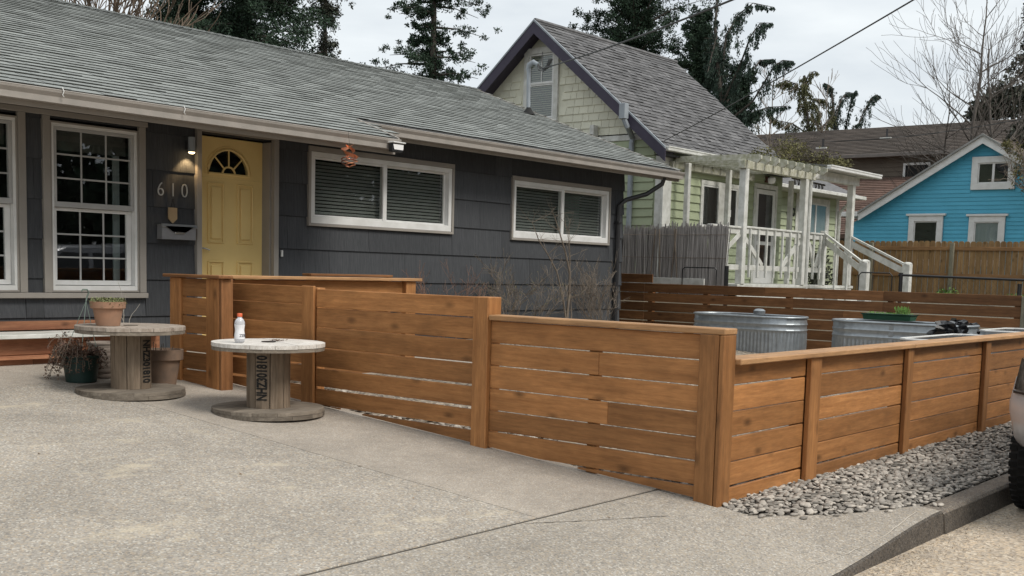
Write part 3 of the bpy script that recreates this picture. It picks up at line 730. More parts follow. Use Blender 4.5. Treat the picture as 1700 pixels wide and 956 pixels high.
m.build('door_top', yellow, door)
m = MB(); m.tube([(x, DY-.006, z) for x, z in arc]+[(arc[0][0], DY-.006, arc[0][1])], .014, 6); m.tube([(cx+(ro+.03)*math.cos(math.pi*k/16), DY-.001, cz+(ro+.03)*math.sin(math.pi*k/16)) for k in range(17)], .008, 5); m.build('fanlight_frame', yellow, door, smooth=True)
for a in (45, 90, 135):
    m = MB(); m.tube([(cx+.07*math.cos(R(a)), DY-.006, cz+.07*math.sin(R(a))), (cx+ro*math.cos(R(a)), DY-.006, cz+ro*math.sin(R(a)))], .009, 5); m.build('muntin', yellow, door)
m = MB(); m.tube([(cx+.08*math.cos(math.pi*k/10), DY-.006, cz+.08*math.sin(math.pi*k/10)) for k in range(11)], .011, 5); m.build('muntin', yellow, door)
m = MB(); m.add([(x, DY+.012, z) for x, z in arc], [tuple(range(n))]); m.build('pane', glass, door)
for (a, b, c, d) in ((7.16, 7.365, .20, .835), (7.535, 7.74, .20, .835), (7.16, 7.365, -.72, .015), (7.535, 7.74, -.72, .015)):
    m = MB(); m.box(a, b, DY-.016, DY-.0005, c, c+.018, .007); m.box(a, b, DY-.016, DY-.0005, d-.018, d, .007); m.box(a, a+.018, DY-.0165, DY-.0005, c+.018, d-.018, .007); m.box(b-.018, b, DY-.0165, DY-.0005, c+.018, d-.018, .007)
    m.box(a+.042, b-.042, DY-.020, DY-.0005, c+.046, d-.046, .016); m.build('door_panel', yellow, door)
m = MB(); m.lathe([(.028, 0), (.03, .006), (.02, .012)], (0, 0, 0), 14); m.v = [(7.045+v[0], DY-.001-v[2], .145+v[1]) for v in m.v]; m.f = [f[::-1] for f in m.f]
m.tube([(7.045, DY-.005, .145), (7.045, DY-.05, .145)], .008, 8); m.tube([(7.045, DY-.05, .145), (7.09, DY-.055, .14), (7.16, DY-.045, .125)], [.009, .008, .006], 8); m.build('door_handle', steel, door, smooth=True)
m = MB(); m.lathe([(.026, 0), (.026, .012), (.014, .018)], (0, 0, 0), 14); m.v = [(7.045+v[0], DY-.001-v[2], .275+v[1]) for v in m.v]; m.f = [f[::-1] for f in m.f]; m.build('deadbolt', steel, door, smooth=True)
pbox('doorbell', house, white, 8.0, 8.025, 9.955, 9.975, .08, .15, .003)

# wall lamp, numbers, tag, mailbox ---------------------------
lamp = thing('wall_lamp', 'small cylindrical wall lamp lit warm beside the yellow door', 'lamp', (6.80, 9.9, 1.1))
m = MB(); m.lathe([(.036, 0), (.036, .15)], (6.805, 9.89, 1.09), 20, closed_bot=False); m.build('lamp_shade', grey_metal, lamp, smooth=True)
m = MB(); m.lathe([(.02, -.012), (.031, 0), (.031, .004)], (6.805, 9.89, 1.089), 16); m.build('bulb', lamp_m, lamp)
pbox('bracket', lamp, dark_pipe, 6.785, 6.825, 9.92, 9.975, 1.12, 1.2, .003)
ll = bpy.data.lights.new('wall_lamp_light', 'SPOT'); ll.energy = 32; ll.color = (1, .66, .32); ll.spot_size = R(95); ll.spot_blend = .7; ll.shadow_soft_size = .025
lo = bpy.data.objects.new('wall_lamp_light', ll); C.objects.link(lo); lo.location = Vector((6.805, 9.89, 1.085)); lo.parent = lamp; lo.location = lo.location-WL[lamp.name]; lo.rotation_euler = (R(22), 0, 0)
MXZ = Matrix.Rotation(R(90), 4, 'X')
for ch, xx in (('6', 6.49), ('1', 6.63), ('0', 6.765)):
    put_text('house_number', text_mesh(ch, .2, .006, -.004), num_m, house, (xx, 9.955, .70), MXZ @ Matrix.Scale(.85, 4, (1, 0, 0)))
tg = thing('hanging_sign', 'little wooden arrow shaped sign hanging below the house numbers', 'sign', (6.62, 9.95, .4))
m = MB(); m.prism([(-.055, 0), (.055, 0), (.055, .12), (-.055, .12)][::-1], 1, 0, .01); m.v = []; m.f = []
m.add([(6.62+a, y, .46+c) for y in (9.94, 9.952) for a, c in ((-.05, .07), (.05, .07), (.05, -.04), (0, -.085), (-.05, -.04))], [(0, 4, 3, 2, 1)[::-1], (5, 6, 7, 8, 9)[::-1]]+[(i, i+5, (i+1) % 5+5, (i+1) % 5) for i in range(5)]); m.build('board', tagwood, tg)
m = MB(); m.tube([(6.60, 9.946, .53), (6.625, 9.945, .62), (6.645, 9.946, .53)], .003, 4); m.build('cord', ink, tg)
mbx = thing('mailbox', 'small steel letterbox mounted on dark siding left of the yellow door', 'mailbox', (6.65, 9.95, .2))
m = MB(); m.prism([(9.975, .215), (9.975, .365), (9.90, .365), (9.885, .34), (9.885, .215)], 0, 6.46, 6.85); m.build('box', pmat('pewter', (.30, .30, .31), rough=.45, metal=.4), mbx)
m = MB(); m.prism([(9.98, .366), (9.885, .366), (9.872, .335), (9.874, .332), (9.888, .36), (9.98, .36)], 0, 6.45, 6.86); m.build('lid', steel, mbx)
m = MB(); m.add([(6.49, 9.8715, .345), (6.82, 9.8715, .345), (6.72, 9.8715, .285), (6.59, 9.8715, .285)], [(3, 2, 1, 0), (0, 1, 2, 3)]); m.box(6.60, 6.71, 9.865, 9.8835, .272, .29, .003); m.build('flap', steel, mbx)

# copper wind spinner hanging from the gutter
sp = thing('wind_spinner', 'copper ribbon wind spinner hanging from the left gutter end', 'wind spinner', (7.84, 8.70, 1.1))
m = MB(); m.tube([(7.84, 8.72, 1.345), (7.84, 8.70, 1.22)], .002, 4); m.build('cord', ink, sp)
def ribbon(pts, wd, th=.002):
    q = MB(); pts = [Vector(p) for p in pts]; n = len(pts); vs = []
    for i, p in enumerate(pts):
        d = (pts[min(i+1, n-1)]-pts[max(i-1, 0)]).normalized(); s = d.cross(Vector((0, 0, 1)));
        s = s.normalized() if s.length > .1 else Vector((1, 0, 0)); b = Vector((0, 0, 1))*.6+s*.8; b.normalize()
        vs += [p-b*wd/2, p+b*wd/2]
    q.add(vs, [(2*i, 2*i+1, 2*i+3, 2*i+2) for i in range(n-1)]); return q
for ph in range(3):
    pts = []
    for k in range(15):
        t = k/14; a = 2*math.pi*(t*1.1+ph/3); r_ = .085*math.sin(math.pi*t)**.7; pts.append((7.84+r_*math.cos(a), 8.70+r_*math.sin(a), .99+.12*t))
    m = MB(); m.tube(pts, .006, 5); m.build('spiral', copper if ph else pmat('dark_copper', (.2, .09, .07), rough=.4, metal=.7), sp, smooth=True)
m = ribbon([(7.84+.05*math.cos(a/2.2)*(1+.1*a), 8.70+.05*math.sin(a/2.2), 1.215-.011*a) for a in range(13)], .045); m.build('ribbon', copper, sp, smooth='all')
m = ribbon([(7.84-.045*math.cos(a/2.0), 8.70-.045*math.sin(a/2.0), 1.20-.012*a) for a in range(10)], .035); m.build('ribbon', copper, sp, smooth='all')
# flood light
fl = thing('flood_light', 'small solar flood light clipped to the gutter end', 'light', (8.5, 8.7, 1.25))
m = MB(); m.box(8.42, 8.58, 8.68, 8.74, 1.20, 1.285, .006); m.build('housing', blackplastic, fl)
m = MB(); m.add([(8.445, 8.677, 1.225), (8.575, 8.677, 1.225), (8.575, 8.672, 1.278), (8.425, 8.672, 1.278)], [(0, 1, 2, 3)]); m.build('lens', lens_m, fl)
m = MB(); m.box(8.42, 8.60, 8.66, 8.76, 1.292, 1.305, .003); m.build('solar_panel', white, fl)

# roof pipes / service mast
mast = thing('service_mast', 'grey electrical mast rising from the charcoal house roof', 'utility mast', (15.04, 12.26, 2.6))
m = MB(); m.tube([(15.04, 12.26, 2.55), (15.04, 12.28, 3.36)], .032, 10); m.build('pipe', grey_metal, mast, smooth=True)
m = MB(); m.lathe([(.12, 0), (.10, .03), (.05, .09), (.036, .12)], (15.04, 12.26, 2.60), 14); m.build('boot', rubber, mast, smooth=True)
m = MB(); m.tube([(15.04, 12.30, 3.33), (15.04, 12.27, 3.42), (15.04, 12.18, 3.46), (15.04, 12.08, 3.41)], [.034, .045, .042, .03], 10); m.build('weatherhead', grey_metal, mast, smooth=True)
m = MB()
for o in (-.02, .01, .03): m.tube([(15.04, 12.08, 3.41), (15.0+o, 12.02, 3.33+o), (15.0, 11.93, 3.30+o), (15.0, 11.86, 3.36), (15.0, 11.82, 3.45+o)], .009, 5)
m.tube([(15.0, 11.99, 3.42), (15.0, 11.96, 3.6)], .007, 5); m.tube([(15.0, 11.86, 3.32), (15.0, 11.76, 3.47)], .022, 6); m.tube([(15.0, 11.90, 3.30), (15.0, 11.80, 3.45)], .018, 6)
m.build('drip_loop', wiremat, mast)
def wire(name, a, b, sag, r_, label):
    a, b = Vector(a), Vector(b); pts = [a.lerp(b, t/24)-Vector((0, 0, sag*4*(t/24)*(1-t/24))) for t in range(25)]
    m = MB(); m.tube(pts, r_, 6); props(m.build(name, wiremat, None), label, 'cable')
def ext(a, b, k): a, b = Vector(a), Vector(b); return b+(b-a)*k
wire('power_line', (15.0, 11.93, 3.33), ext((15.0, 11.93, 3.33), (9.61, 5.0, 2.5+.0), .9)+Vector((0, 0, .6)), .16, .011, 'thick overhead cable running to the mast on the charcoal house')
wire('power_line', (19.2, 12.2, 2.6), ext((19.2, 12.2, 2.6), (10.52, 4, 2.55), .8)+Vector((0, 0, .25)), .1, .008, 'thin overhead cable running to the green house eave')
wire('power_line', (46.0, 25.0, 6.2), (30.5, 6.0, 4.6), .6, .012, 'thin dark cable sagging across the brown roof')

# wooden ledge below the left windows
led = thing('timber_ledge', 'low ledge of rough red brown beams with white plank under the left windows', 'ledge', (5, 9.7, gz(9.6)))
pbox('beam', led, redwood, -2, 5.9, 9.87, 9.968, -.655, -.575, .005); pbox('plank', led, whitep, -2, 6.18, 9.44, 9.868, -.70, -.663, .004)
pbox('beam', led, redwood, -2, 6.22, 9.56, 9.66, -.85, -.702, .006); pbox('slat', led, redwood, -2, 5.8, 9.50, 9.64, -.885, -.852, .003, label='thin sandy slat')
pbox('beam', led, redwood, -2, 4.95, 9.56, 9.65, -1.0, -.887, .005); pbox('beam', led, redwood, 4.955, 5.9, 9.565, 9.655, -1.0, -.887, .005)
for xq in (1, 3.4, 5.75): pbox('support', led, redwood, xq, xq+.09, 9.665, 9.86, -1.0, -.704, .004)

# ================================================================== FENCES
def vboard(name, P, mat, x0, x1, y0, y1, z0, z1, b=.004): return pbox(name, P, mat, x0, x1, y0, y1, z0, z1, b)
def sloped_board(P, mat, X0, X1, y0, y1, z1, off=0):
    """bottom board scribed to the sloping ground"""
    m = MB(); a, b = gz(y0)+.012+off, gz(y1)+.012+off
    if b > z1-.01:
        yc = y0+(y1-y0)*(z1-.01-a)/(b-a); pts = [(y0, a), (yc, z1-.01), (yc, z1), (y0, z1)]
    else: pts = [(y0, a), (y1, b), (y1, z1), (y0, z1)]
    if pts[2][1]-pts[1][1] < 0: return
    m.prism(pts, 0, X0, X1); m.build('board', mat, P)
df = thing('driveway_fence', 'low stained cedar fence of horizontal boards stepping down along the driveway', 'fence', (5.9, 5.6, gz(5)))
BX0, BX1 = 5.92, 5.94
def bay(y0, y1, ztops, joints=()):
    for i, (zt_, zb_) in enumerate(ztops):
        if zb_ is None or zb_ < gz(y0)+.01:
            sloped_board(df, wy, BX0, BX1, y0, y1, zt_); continue
        zlow = gz(y1)+.012
        if zb_ < zlow-.002:
            # scribed by the ground at the far end
            yc = y0+(y1-y0)*max(0, (zb_-gz(y0)-.012)/(gz(y1)-gz(y0)))
            m = MB(); m.prism([(y0, zb_), (yc, zb_), (y1, zlow), (y1, zt_), (y0, zt_)], 0, BX0, BX1); m.build('board', wy, df); continue
        cut = [y0]+([y0+(y1-y0)*joints[i]] if i < len(joints) and joints[i] else [])+[y1]
        for a, b in zip(cut, cut[1:]): vboard('board', df, wy, BX0+rnd.uniform(-.002, .002), BX1, a+.001, b-.001, zb_, zt_)
gp = [-.504, -.658, -.817, -.969, -1.113, -1.265]
Z = [(-.350, -.500)]+[(gp[i]-.0035, gp[i+1]+.0035) for i in range(4)]+[(gp[4]-.006, -1.256), (-1.268, None)]
bay(3.44, 5.105, Z, (0, .45, 0, .4, 0, .42))
gp = [-.335, -.49, -.654, -.81, -.97, -1.118]
Z = [(-.19, -.331), (-.338, -.486), (-.493, -.648), (-.657, -.802), (-.818, -.958), (-.980, -1.105), (-1.128, None)]
bay(5.247, 6.935, Z)
bay(7.085, 8.09, [(a+.018, b+.018 if b else None) for a, b in Z])
vboard('cap', df, wyc, 5.885, 6.035, 3.27, 5.10, -.345, -.308, .006)
vboard('post', df, wz, 5.885, 6.03, 5.107, 5.245, gz(5.1)-.03, -.188, .006)
vboard('post', df, wz, 5.893, 5.919, 6.937, 7.083, gz(7)-.03, -.166, .005); vboard('post', df, wz, 5.945, 6.03, 6.95, 7.07, gz(7)-.03, -.18, .005)
vboard('post', df, wz, 5.882, 5.918, 3.308, 3.438, gz(3.3)-.03, -.347, .005)
vboard('post', df, wz, 5.884, 6.03, 3.272, 3.3045, gz(3.3)-.03, -.347, .005)
vboard('post', df, wz, 5.944, 6.03, 3.31, 3.40, gz(3.3)-.03, -.35, .005)
vboard('rail', df, wz, 5.943, 5.98, 4.20, 4.28, gz(4.2), -.36, .003)
# short section nearest the door
ef = thing('entry_fence', 'short capped cedar fence section between the pots and the spool table', 'fence', (5.67, 8.2, gz(8.2)))
vboard('cap', ef, wyd, 5.60, 5.74, 7.76, 8.57, -.135, -.108, .005)
vboard('post', ef, wz, 5.64, 5.71, 7.83, 8.0, gz(7.8)-.06, -.137, .005); vboard('post', ef, wzd, 5.645, 5.76, 7.79, 7.828, gz(7.8)-.06, -.137, .004)
vboard('post', ef, wz, 5.64, 5.71, 8.37, 8.52, gz(8.4)-.06, -.137, .005)
for a, b in ((-.142, -.293), (-.303, -.449), (-.459, -.604), (-.614, -.759), (-.769, -.909), (-.919, -1.06)): vboard('board', ef, wy, 5.665, 5.687, 8.002, 8.368, b, a)
# cross fence by the house
rf = thing('walkway_fence', 'cedar fence section running across in front of the yellow door', 'fence', (7, 8.1, gz(8.1)))
vboard('cap', rf, wxc, 5.765, 8.24, 8.03, 8.17, -.138, -.108, .005)
for k in range(6): vboard('board', rf, wx, 5.95, 8.04, 8.108, 8.13, -.285-.155*k, -.142-.155*k)
vboard('post', rf, wz, 8.042, 8.18, 8.06, 8.14, gz(8.1)-.03, -.14, .005); vboard('post', rf, wz, 5.955, 6.04, 8.131, 8.2, gz(8.1)-.03, -.14, .005)
rf2 = thing('step_fence', 'low dark capped fence piece beside the doorstep behind the walkway fence', 'fence', (8.2, 9.2, gz(9.2)))
vboard('cap', rf2, wxd, 7.72, 8.9, 9.13, 9.27, -.115, -.09, .004)
for k in range(5): vboard('board', rf2, wxd, 7.8, 8.85, 9.19, 9.21, -.262-.155*k, -.12-.155*k)
vboard('post', rf2, wzd, 7.74, 7.799, 9.16, 9.24, gz(9.2)-.03, -.116); vboard('post', rf2, wzd, 8.851, 8.9, 9.16, 9.24, gz(9.2)-.03, -.116)
# street fence
sf = thing('street_fence', 'long low cedar fence with cap rail beside the pebble strip', 'fence', (11, 3.3, gz(3.3)))
posts = [(7.055, 7.215), (8.79, 8.905), (10.70, 10.83), (12.6, 12.74), (14.4, 14.54), (16.0, 16.14)]
xs0 = 6.033; sg = [-.652, -.812, -.967, -1.122, -1.272]
for i, (a, b) in enumerate(posts):
    vboard('post', sf, wz, a, b, 3.262, 3.30, gz(3.3)-.04, -.527, .005); vboard('post', sf, wz, a+.02, b-.02, 3.33, 3.42, gz(3.3)-.04, -.535, .005)
    zs = [(-.53, sg[0]+.004)]+[(sg[k]-.004, sg[k+1]+.004) for k in range(4)]+[(sg[4]-.005, gz(3.3)-.03)]
    for k, (t_, b_) in enumerate(zs):
        j = rnd.uniform(-.003, .003); vboard('board', sf, wx, xs0+.001, a-.001, 3.303+rnd.uniform(0, .002), 3.326, b_+j, t_+j)
    xs0 = b
for a, b in ((6.033, 8.85), (8.852, 12.67), (12.672, 16.2)): vboard('cap', sf, wxc, a, b, 3.235, 3.425, -.5255, -.49, .006)
# back fence on the property line (X = 16.1)
bf = thing('property_line_fence', 'long dark cedar fence of horizontal boards behind the steel tanks', 'fence', (16.1, 7.5, gz(7.5)))
by = [4.52, 6.95, 8.45, 10.45]
for k in range(8):
    zt_ = -.16-.1555*k; zb_ = zt_-.142
    js = [4.5]+[j+rnd.choice((0, 0, .6, -.5)) if k else j for j in (6.4, 8.3)]+[10.50]
    for a, b in zip(js, js[1:]):
        if zt_ > gz(a)-.1: vboard('board', bf, wyd, 16.1+rnd.uniform(-.002, .002), 16.122, a+.001, b-.001, zb_, zt_)
for k in range(7): 
    zt_ = -.005-.1555*k; vboard('board', bf, wyd, 16.09, 16.112, 10.35 if k == 0 else 10.502, 12.6, zt_-.142, zt_)
for y in (4.55, 6.3, 7.9, 9.35, 10.4): vboard('post', bf, wzd, 16.124, 16.21, y-.045, y+.045, -1.3, -.17)
vboard('post', bf, post_grey, 16.05, 16.14, 4.40, 4.49, -1.3, -.17)

# ================================================================== YARD THINGS
def stadium(cx, cy, lx, ly, n=12):
    """outline of a rounded-end tank; length along y"""
    pts = []; r_ = lx/2; h = ly/2-r_
    for k in range(n+1): t = math.pi*k/n; pts.append((cx+r_*math.cos(t), cy+h+r_*math.sin(t)))
    for k in range(n+1): t = math.pi+math.pi*k/n; pts.append((cx+r_*math.cos(t), cy-h+r_*math.sin(t)))
    return pts
def subdiv(P, step=.02):
    o = []
    for i in range(len(P)):
        a, b = Vector(P[i]), Vector(P[(i+1) % len(P)]); n = max(1, int((b-a).length/step))
        o += [tuple(a.lerp(b, k/n)) for k in range(n)]
    return o
def tank(cx, cy, lx, ly, zb, zt, label):
    t = thing('stock_tank', label, 'stock tank', (cx, cy, zb), 'galvanised stock tanks used as planters')
    P = subdiv(stadium(cx, cy, lx, ly), .014); n = len(P); c = Vector((cx, cy))
    nor = []
    for i in range(n):
        d = Vector(P[(i+1) % n])-Vector(P[i-1]); nor.append(Vector((d.y, -d.x)).normalized())
    m = MB(); H = zt-zb
    prof = [(0, 0, 0), (.0, .03, 0), (0, .32*H, 1), (0, .62*H, 1), (0, .66*H, 0), (.012, .70*H, 0), (0, .74*H, 0), (0, .80*H, 0), (.012, .84*H, 0), (0, .88*H, 0), (0, H, 0)]
    vs = []
    for o, z, cor_ in prof:
        for i in range(n):
            q = o+(cor_*.008*math.sin(2*math.pi*i/4)); vs.append((P[i][0]+nor[i].x*q, P[i][1]+nor[i].y*q, zb+z))
    m.add(vs, [(j*n+i, j*n+(i+1) % n, (j+1)*n+(i+1) % n, (j+1)*n+i) for j in range(len(prof)-1) for i in range(n)])
    # inner skin
    vs = [(P[i][0]-nor[i].x*.008, P[i][1]-nor[i].y*.008, z) for z in (zt, zt-.12) for i in range(n)]
    m.add(vs, [(n+i, n+(i+1) % n, (i+1) % n, i) for i in range(n)]); m.build('tank_wall', galv, t, smooth=True)
    m = MB(); m.tube([(P[i % n][0]+nor[i % n].x*.006, P[i % n][1]+nor[i % n].y*.006, zt) for i in range(0, n+1, 2)], .016, 8, caps=False); m.build('rim', galv, t, smooth=True)
    m = MB(); m.add([(p[0], p[1], zt-.1) for p in P], [tuple(range(n))]); m.build('soil', soil, t)
    for s in (-1,): m = MB(); m.box(cx-lx/2-.006, cx-lx/2+.0, cy-.03, cy+.03, zb+.02, zt-.02, .002); m.build('seam', galv, t)
    return t
tank(15.05, 7.97, .86, 1.72, -1.17, -.565, 'left galvanised oval stock tank in front of the dark cedar fence')
tank(14.98, 5.66, .84, 1.9, -1.2, -.56, 'right galvanised stock tank partly wrapped in black plastic')
m = MB(); m.lathe([(.085, 0), (.09, .05), (.06, .075), (.02, .08)], (15.3, 7.95, -.55), 14); m.build('upturned_bowl', galv, None, 'small round metal bowl on the rim of the left stock tank', 'bowl', smooth=True)
gb = thing('window_box_planter', 'long dark green plastic planter resting on the right stock tank', 'planter', (15.25, 5.95, -.56))
m = MB(); m.prism([(15.12, -.545), (15.10, -.46), (15.34, -.46), (15.32, -.545)], 1, -5.62, -6.25); m.v = []; m.f = []
for (a, b, z0, z1) in ((.11, .30, -.54, -.475), (.13, .32, -.474, -.455)):
    m.add([(15.22-a, 5.95-b-.02, z0), (15.22+a, 5.95-b-.02, z0), (15.22+a, 5.95+b+.02, z0), (15.22-a, 5.95+b+.02, z0), (15.22-a-.015, 5.95-b-.035, z1), (15.22+a+.015, 5.95-b-.035, z1), (15.22+a+.015, 5.95+b+.035, z1), (15.22-a-.015, 5.95+b+.035, z1)], [(0, 3, 2, 1), (4, 5, 6, 7), (0, 1, 5, 4), (1, 2, 6, 5), (2, 3, 7, 6), (3, 0, 4, 7)])
m.build('box', green_box, gb)
V = []
for k in range(260):
    x, y = 15.22+rnd.uniform(-.1, .1), 5.95+rnd.choice((rnd.uniform(-.3, .3), rnd.uniform(-.25, -.1))); h = rnd.uniform(.01, .07)*(1.7 if -.25 < y-5.95 < -.12 else .4); a = rnd.uniform(0, 6.3); s = .006
    V += [(x, y, -.455), (x+h*.4*math.cos(a)+s, y+h*.4*math.sin(a), -.455+h), (x+h*.4*math.cos(a)-s, y+h*.4*math.sin(a)+s, -.455+h*.8)]
tris('seedlings', leaf_weed, gb, V, kind='stuff', origin=(15.22, 5.95, -.45))
# black plastic wrapped round the end of the right tank
def crumple(name, c, sx_, sy_, sz_, mat, seed, label, cat, parent=None):
    r = np.random.RandomState(seed); nu, nv = 26, 14; vs = []
    for j in range(nv+1):
        ph = math.pi*j/nv
        for i in range(nu):
            t = 2*math.pi*i/nu; q = 1+.16*math.sin(5*t+3*ph+seed)+.13*math.sin(9*t-5*ph)+.10*r.uniform(-1, 1)
            vs.append((c[0]+sx_*q*math.copysign(abs(math.cos(t))**.6, math.cos(t))*math.sin(ph)**.6, c[1]+sy_*q*math.copysign(abs(math.sin(t))**.6, math.sin(t))*math.sin(ph)**.6, c[2]+sz_*math.cos(ph)*q))
    m = MB(); m.add(vs, [(j*nu+i, (j+1)*nu+i, (j+1)*nu+(i+1) % nu, j*nu+(i+1) % nu) for j in range(nv) for i in range(nu)])
    return m.build(name, mat, parent, label, cat)
crumple('black_plastic_sheet', (14.85, 4.93, -.66), .36, .22, .15, bagm, 3, 'crumpled black plastic sheet over the end of the right stock tank', 'plastic sheet')
# white rimmed raised beds
def raisedbed(x0, x1, y0, y1, zt, label):
    t = thing('raised_bed', label, 'planter', ((x0+x1)/2, (y0+y1)/2, gz(y0)), 'white rimmed raised beds')
    m = MB(); r_ = .013; c_ = .09
    pts = [(x0+c_, y0, zt), (x1-c_, y0, zt), (x1, y0+c_, zt), (x1, y1-c_, zt), (x1-c_, y1, zt), (x0+c_, y1, zt), (x0, y1-c_, zt), (x0, y0+c_, zt), (x0+c_, y0, zt)]
    m.tube(pts, r_, 8, caps=False); m.build('rim', pvc, t, smooth=True)
    q = MB(); pp_ = pts[:-1]; k = len(pp_); q.add([(a, b, z) for z in (gz(y0)-.02, zt) for a, b, _ in pp_], [(i, (i+1) % k, (i+1) % k+k, i+k) for i in range(k)]); q.build('side_wall', galv, t)
    q = MB(); q.add([(a, b, zt-.03) for a, b, _ in pp_], [tuple(range(k))]); q.build('soil', soil, t)
raisedbed(12.35, 14.2, 3.62, 4.72, -.64, 'white rimmed raised bed just behind the street fence, nearer the corner post')
raisedbed(14.75, 15.98, 3.6, 4.62, -.60, 'white rimmed raised bed behind the street fence at the right edge')

# spool tables ----------------------------------------------
def disc(cx, cy, z0, z1, r_, mat, parent, planks=6, ang=0.0, name='plank'):
    """round top made of parallel planks cut to a circle"""
    wd = 2*r_/planks; ca_, sa_ = math.cos(ang), math.sin(ang)
    for i in range(planks):
        a, b = -r_+i*wd+.0015, -r_+(i+1)*wd-.0015; P = []; nn = 9
        for k in range(nn): u = a+(b-a)*k/(nn-1); P.append((u, math.sqrt(max(1e-6, r_*r_-u*u))))
        P += [(u, -v) for u, v in P[::-1]]
        P = [(cx+u*ca_-v*sa_, cy+u*sa_+v*ca_) for u, v in P]; d = rnd.uniform(-.0012, .0012)
        q = MB(); n = len(P); q.add([(x, y, z0+d) for x, y in P]+[(x, y, z1+d) for x, y in P], [tuple(range(n)) , tuple(range(n, 2*n))[::-1]]+[(k, k+n, (k+1) % n+n, (k+1) % n) for k in range(n)])
        q.f = [f[::-1] for f in q.f]; q.build(name, mat, parent)
def spool(cx, cy, zb, zt, R_, r_, label, txt_ang, flip, topmat, light):
    t = thing('cable_spool_table', label, 'table', (cx, cy, zb), 'wooden cable spool tables on the driveway')
    disc(cx, cy, zb, zb+.028, R_, greywood_x, t, 5, .4, 'base_plank'); disc(cx, cy, zb+.029, zb+.055, R_-.003, greywood_x, t, 5, -1.15, 'base_plank')
    disc(cx, cy, zt-.055, zt-.029, R_-.003, greywood_x, t, 5, .9, 'top_plank'); disc(cx, cy, zt-.028, zt, R_, topmat, t, 5, -.35, 'top_plank')
    z0, z1 = zb+.056, zt-.056; ns = 9
    for k in range(ns):
        a0, a1 = 2*math.pi*(k+.03)/ns+txt_ang-math.pi/ns, 2*math.pi*(k+.97)/ns+txt_ang-math.pi/ns
        o = [(r_, a0), (r_, (a0+a1)/2), (r_, a1), (r_-.02, a1), (r_-.02, a0)]
        q = MB(); q.prism([(0, 0), (1, 0), (0, 1)], 2, 0, 1); q.v = []; q.f = []
        P = [(cx+rr*math.cos(a)*(1.004 if i == 1 else 1), cy+rr*math.sin(a)*(1.004 if i == 1 else 1)) for i, (rr, a) in enumerate(o)]
        q.prism([(p[0], p[1]) for p in P], 2, z0, z1); q.build('stave', greywood_z, t)
    # hub plate
    q = MB(); q.lathe([(.055, 0), (.055, .003)], (cx, cy, zt+.002), 16); q.build('hub_plate', dark_pipe if light else greywood_x, t)
    me = text_mesh('NHZ301810', .105, .001, .004)
    # lettering runs along the stave
    rot = Matrix.Rotation(R(90 if not flip else -90), 4, 'Z')
    n_ = Vector((math.cos(txt_ang), math.sin(txt_ang), 0)); tx = Vector((0, 0, 1)).cross(n_)
    B = Matrix(((tx.x, 0, n_.x, 0), (tx.y, 0, n_.y, 0), (0, 1, 0, 0), (0, 0, 0, 1)))
    k = .78*(z1-z0)/max(v.co.x for v in me.vertices)/2
    me.transform(Matrix.Scale(k, 4, (1, 0, 0)))
    zc = (z0+z1)/2+(.012 if not flip else 0)
    put_text('stencil_lettering', me, ink, t, (cx+n_.x*(r_*1.001), cy+n_.y*(r_*1.001), zc), B @ rot)
    return t
a_cam = lambda cx, cy: math.atan2(-cy, -cx)
spool(4.93, 7.98, gz(7.98)-.015, -.512, .415, .152, 'weathered cable spool table with a terracotta pot on top', a_cam(4.93, 7.98)+.85, True, paletop, False)
spool(5.38, 6.84, gz(6.84)-.01, -.585, .42, .162, 'pale topped cable spool table with a drink bottle on it', a_cam(5.38, 6.84)-.28, False, pmat('white_worn_ply', (.74, .71, .67), (.50, .46, .41), sc=9, var=.08, stretch=(1, 4, 1), fine=.2), True)
# leaves / dark spot on spool top 2
V = []
for k in range(30):
    a = rnd.uniform(0, 6.3); r_ = rnd.uniform(0, .1); x, y = 5.50+r_*math.cos(a), 6.86+r_*.7*math.sin(a); s = .018
    V += [(x, y, -.580), (x+s*math.cos(a), y+s*math.sin(a), -.572), (x+s*math.cos(a+1.3), y+s*math.sin(a+1.3), -.578)]
props(tris('dead_leaves', leaf_dead, None, V, origin=(5.5, 6.86, -.58)), 'few dark dead leaves on the pale spool table top', 'leaves', None, 'stuff')
# bottle
bt = thing('drink_bottle', 'white plastic drink bottle with orange cap on the pale spool table', 'bottle', (5.13, 6.86, -.583))
prof = [(.028, 0), (.036, .008), (.038, .03), (.0375, .06), (.033, .085), (.033, .10), (.038, .13), (.037, .15), (.030, .168), (.017, .182), (.016, .19)]
m = MB(); m.lathe(prof, (5.13, 6.86, -.583), 24); m.build('bottle_body', plastic_clear, bt, smooth=True)
m = MB(); m.lathe([(.0385, .028), (.0382, .06), (.0337, .085), (.0337, .10), (.0387, .132)], (5.13, 6.86, -.583), 24, False, False); m.build('label', label_m, bt, smooth=True)
m = MB(); m.lathe([(.019, .19), (.0195, .193), (.0195, .212), (.017, .215)], (5.13, 6.86, -.583), 20); m.build('cap', rubbercap, bt, smooth=True)
me = text_mesh('ZERO', .03, .0004, .0006); a0 = a_cam(5.13, 6.86)+.95
for v in me.vertices:
    a = a0+v.co.x/.0392; v.co = Vector(((.0393+v.co.z)*math.cos(a), (.0393+v.co.z)*math.sin(a), v.co.y))
put_text('lettering', me, pmat('grey_print', (.12, .12, .14), rough=.5), bt, (5.13, 6.86, -.583+.052), Matrix.Identity(4))

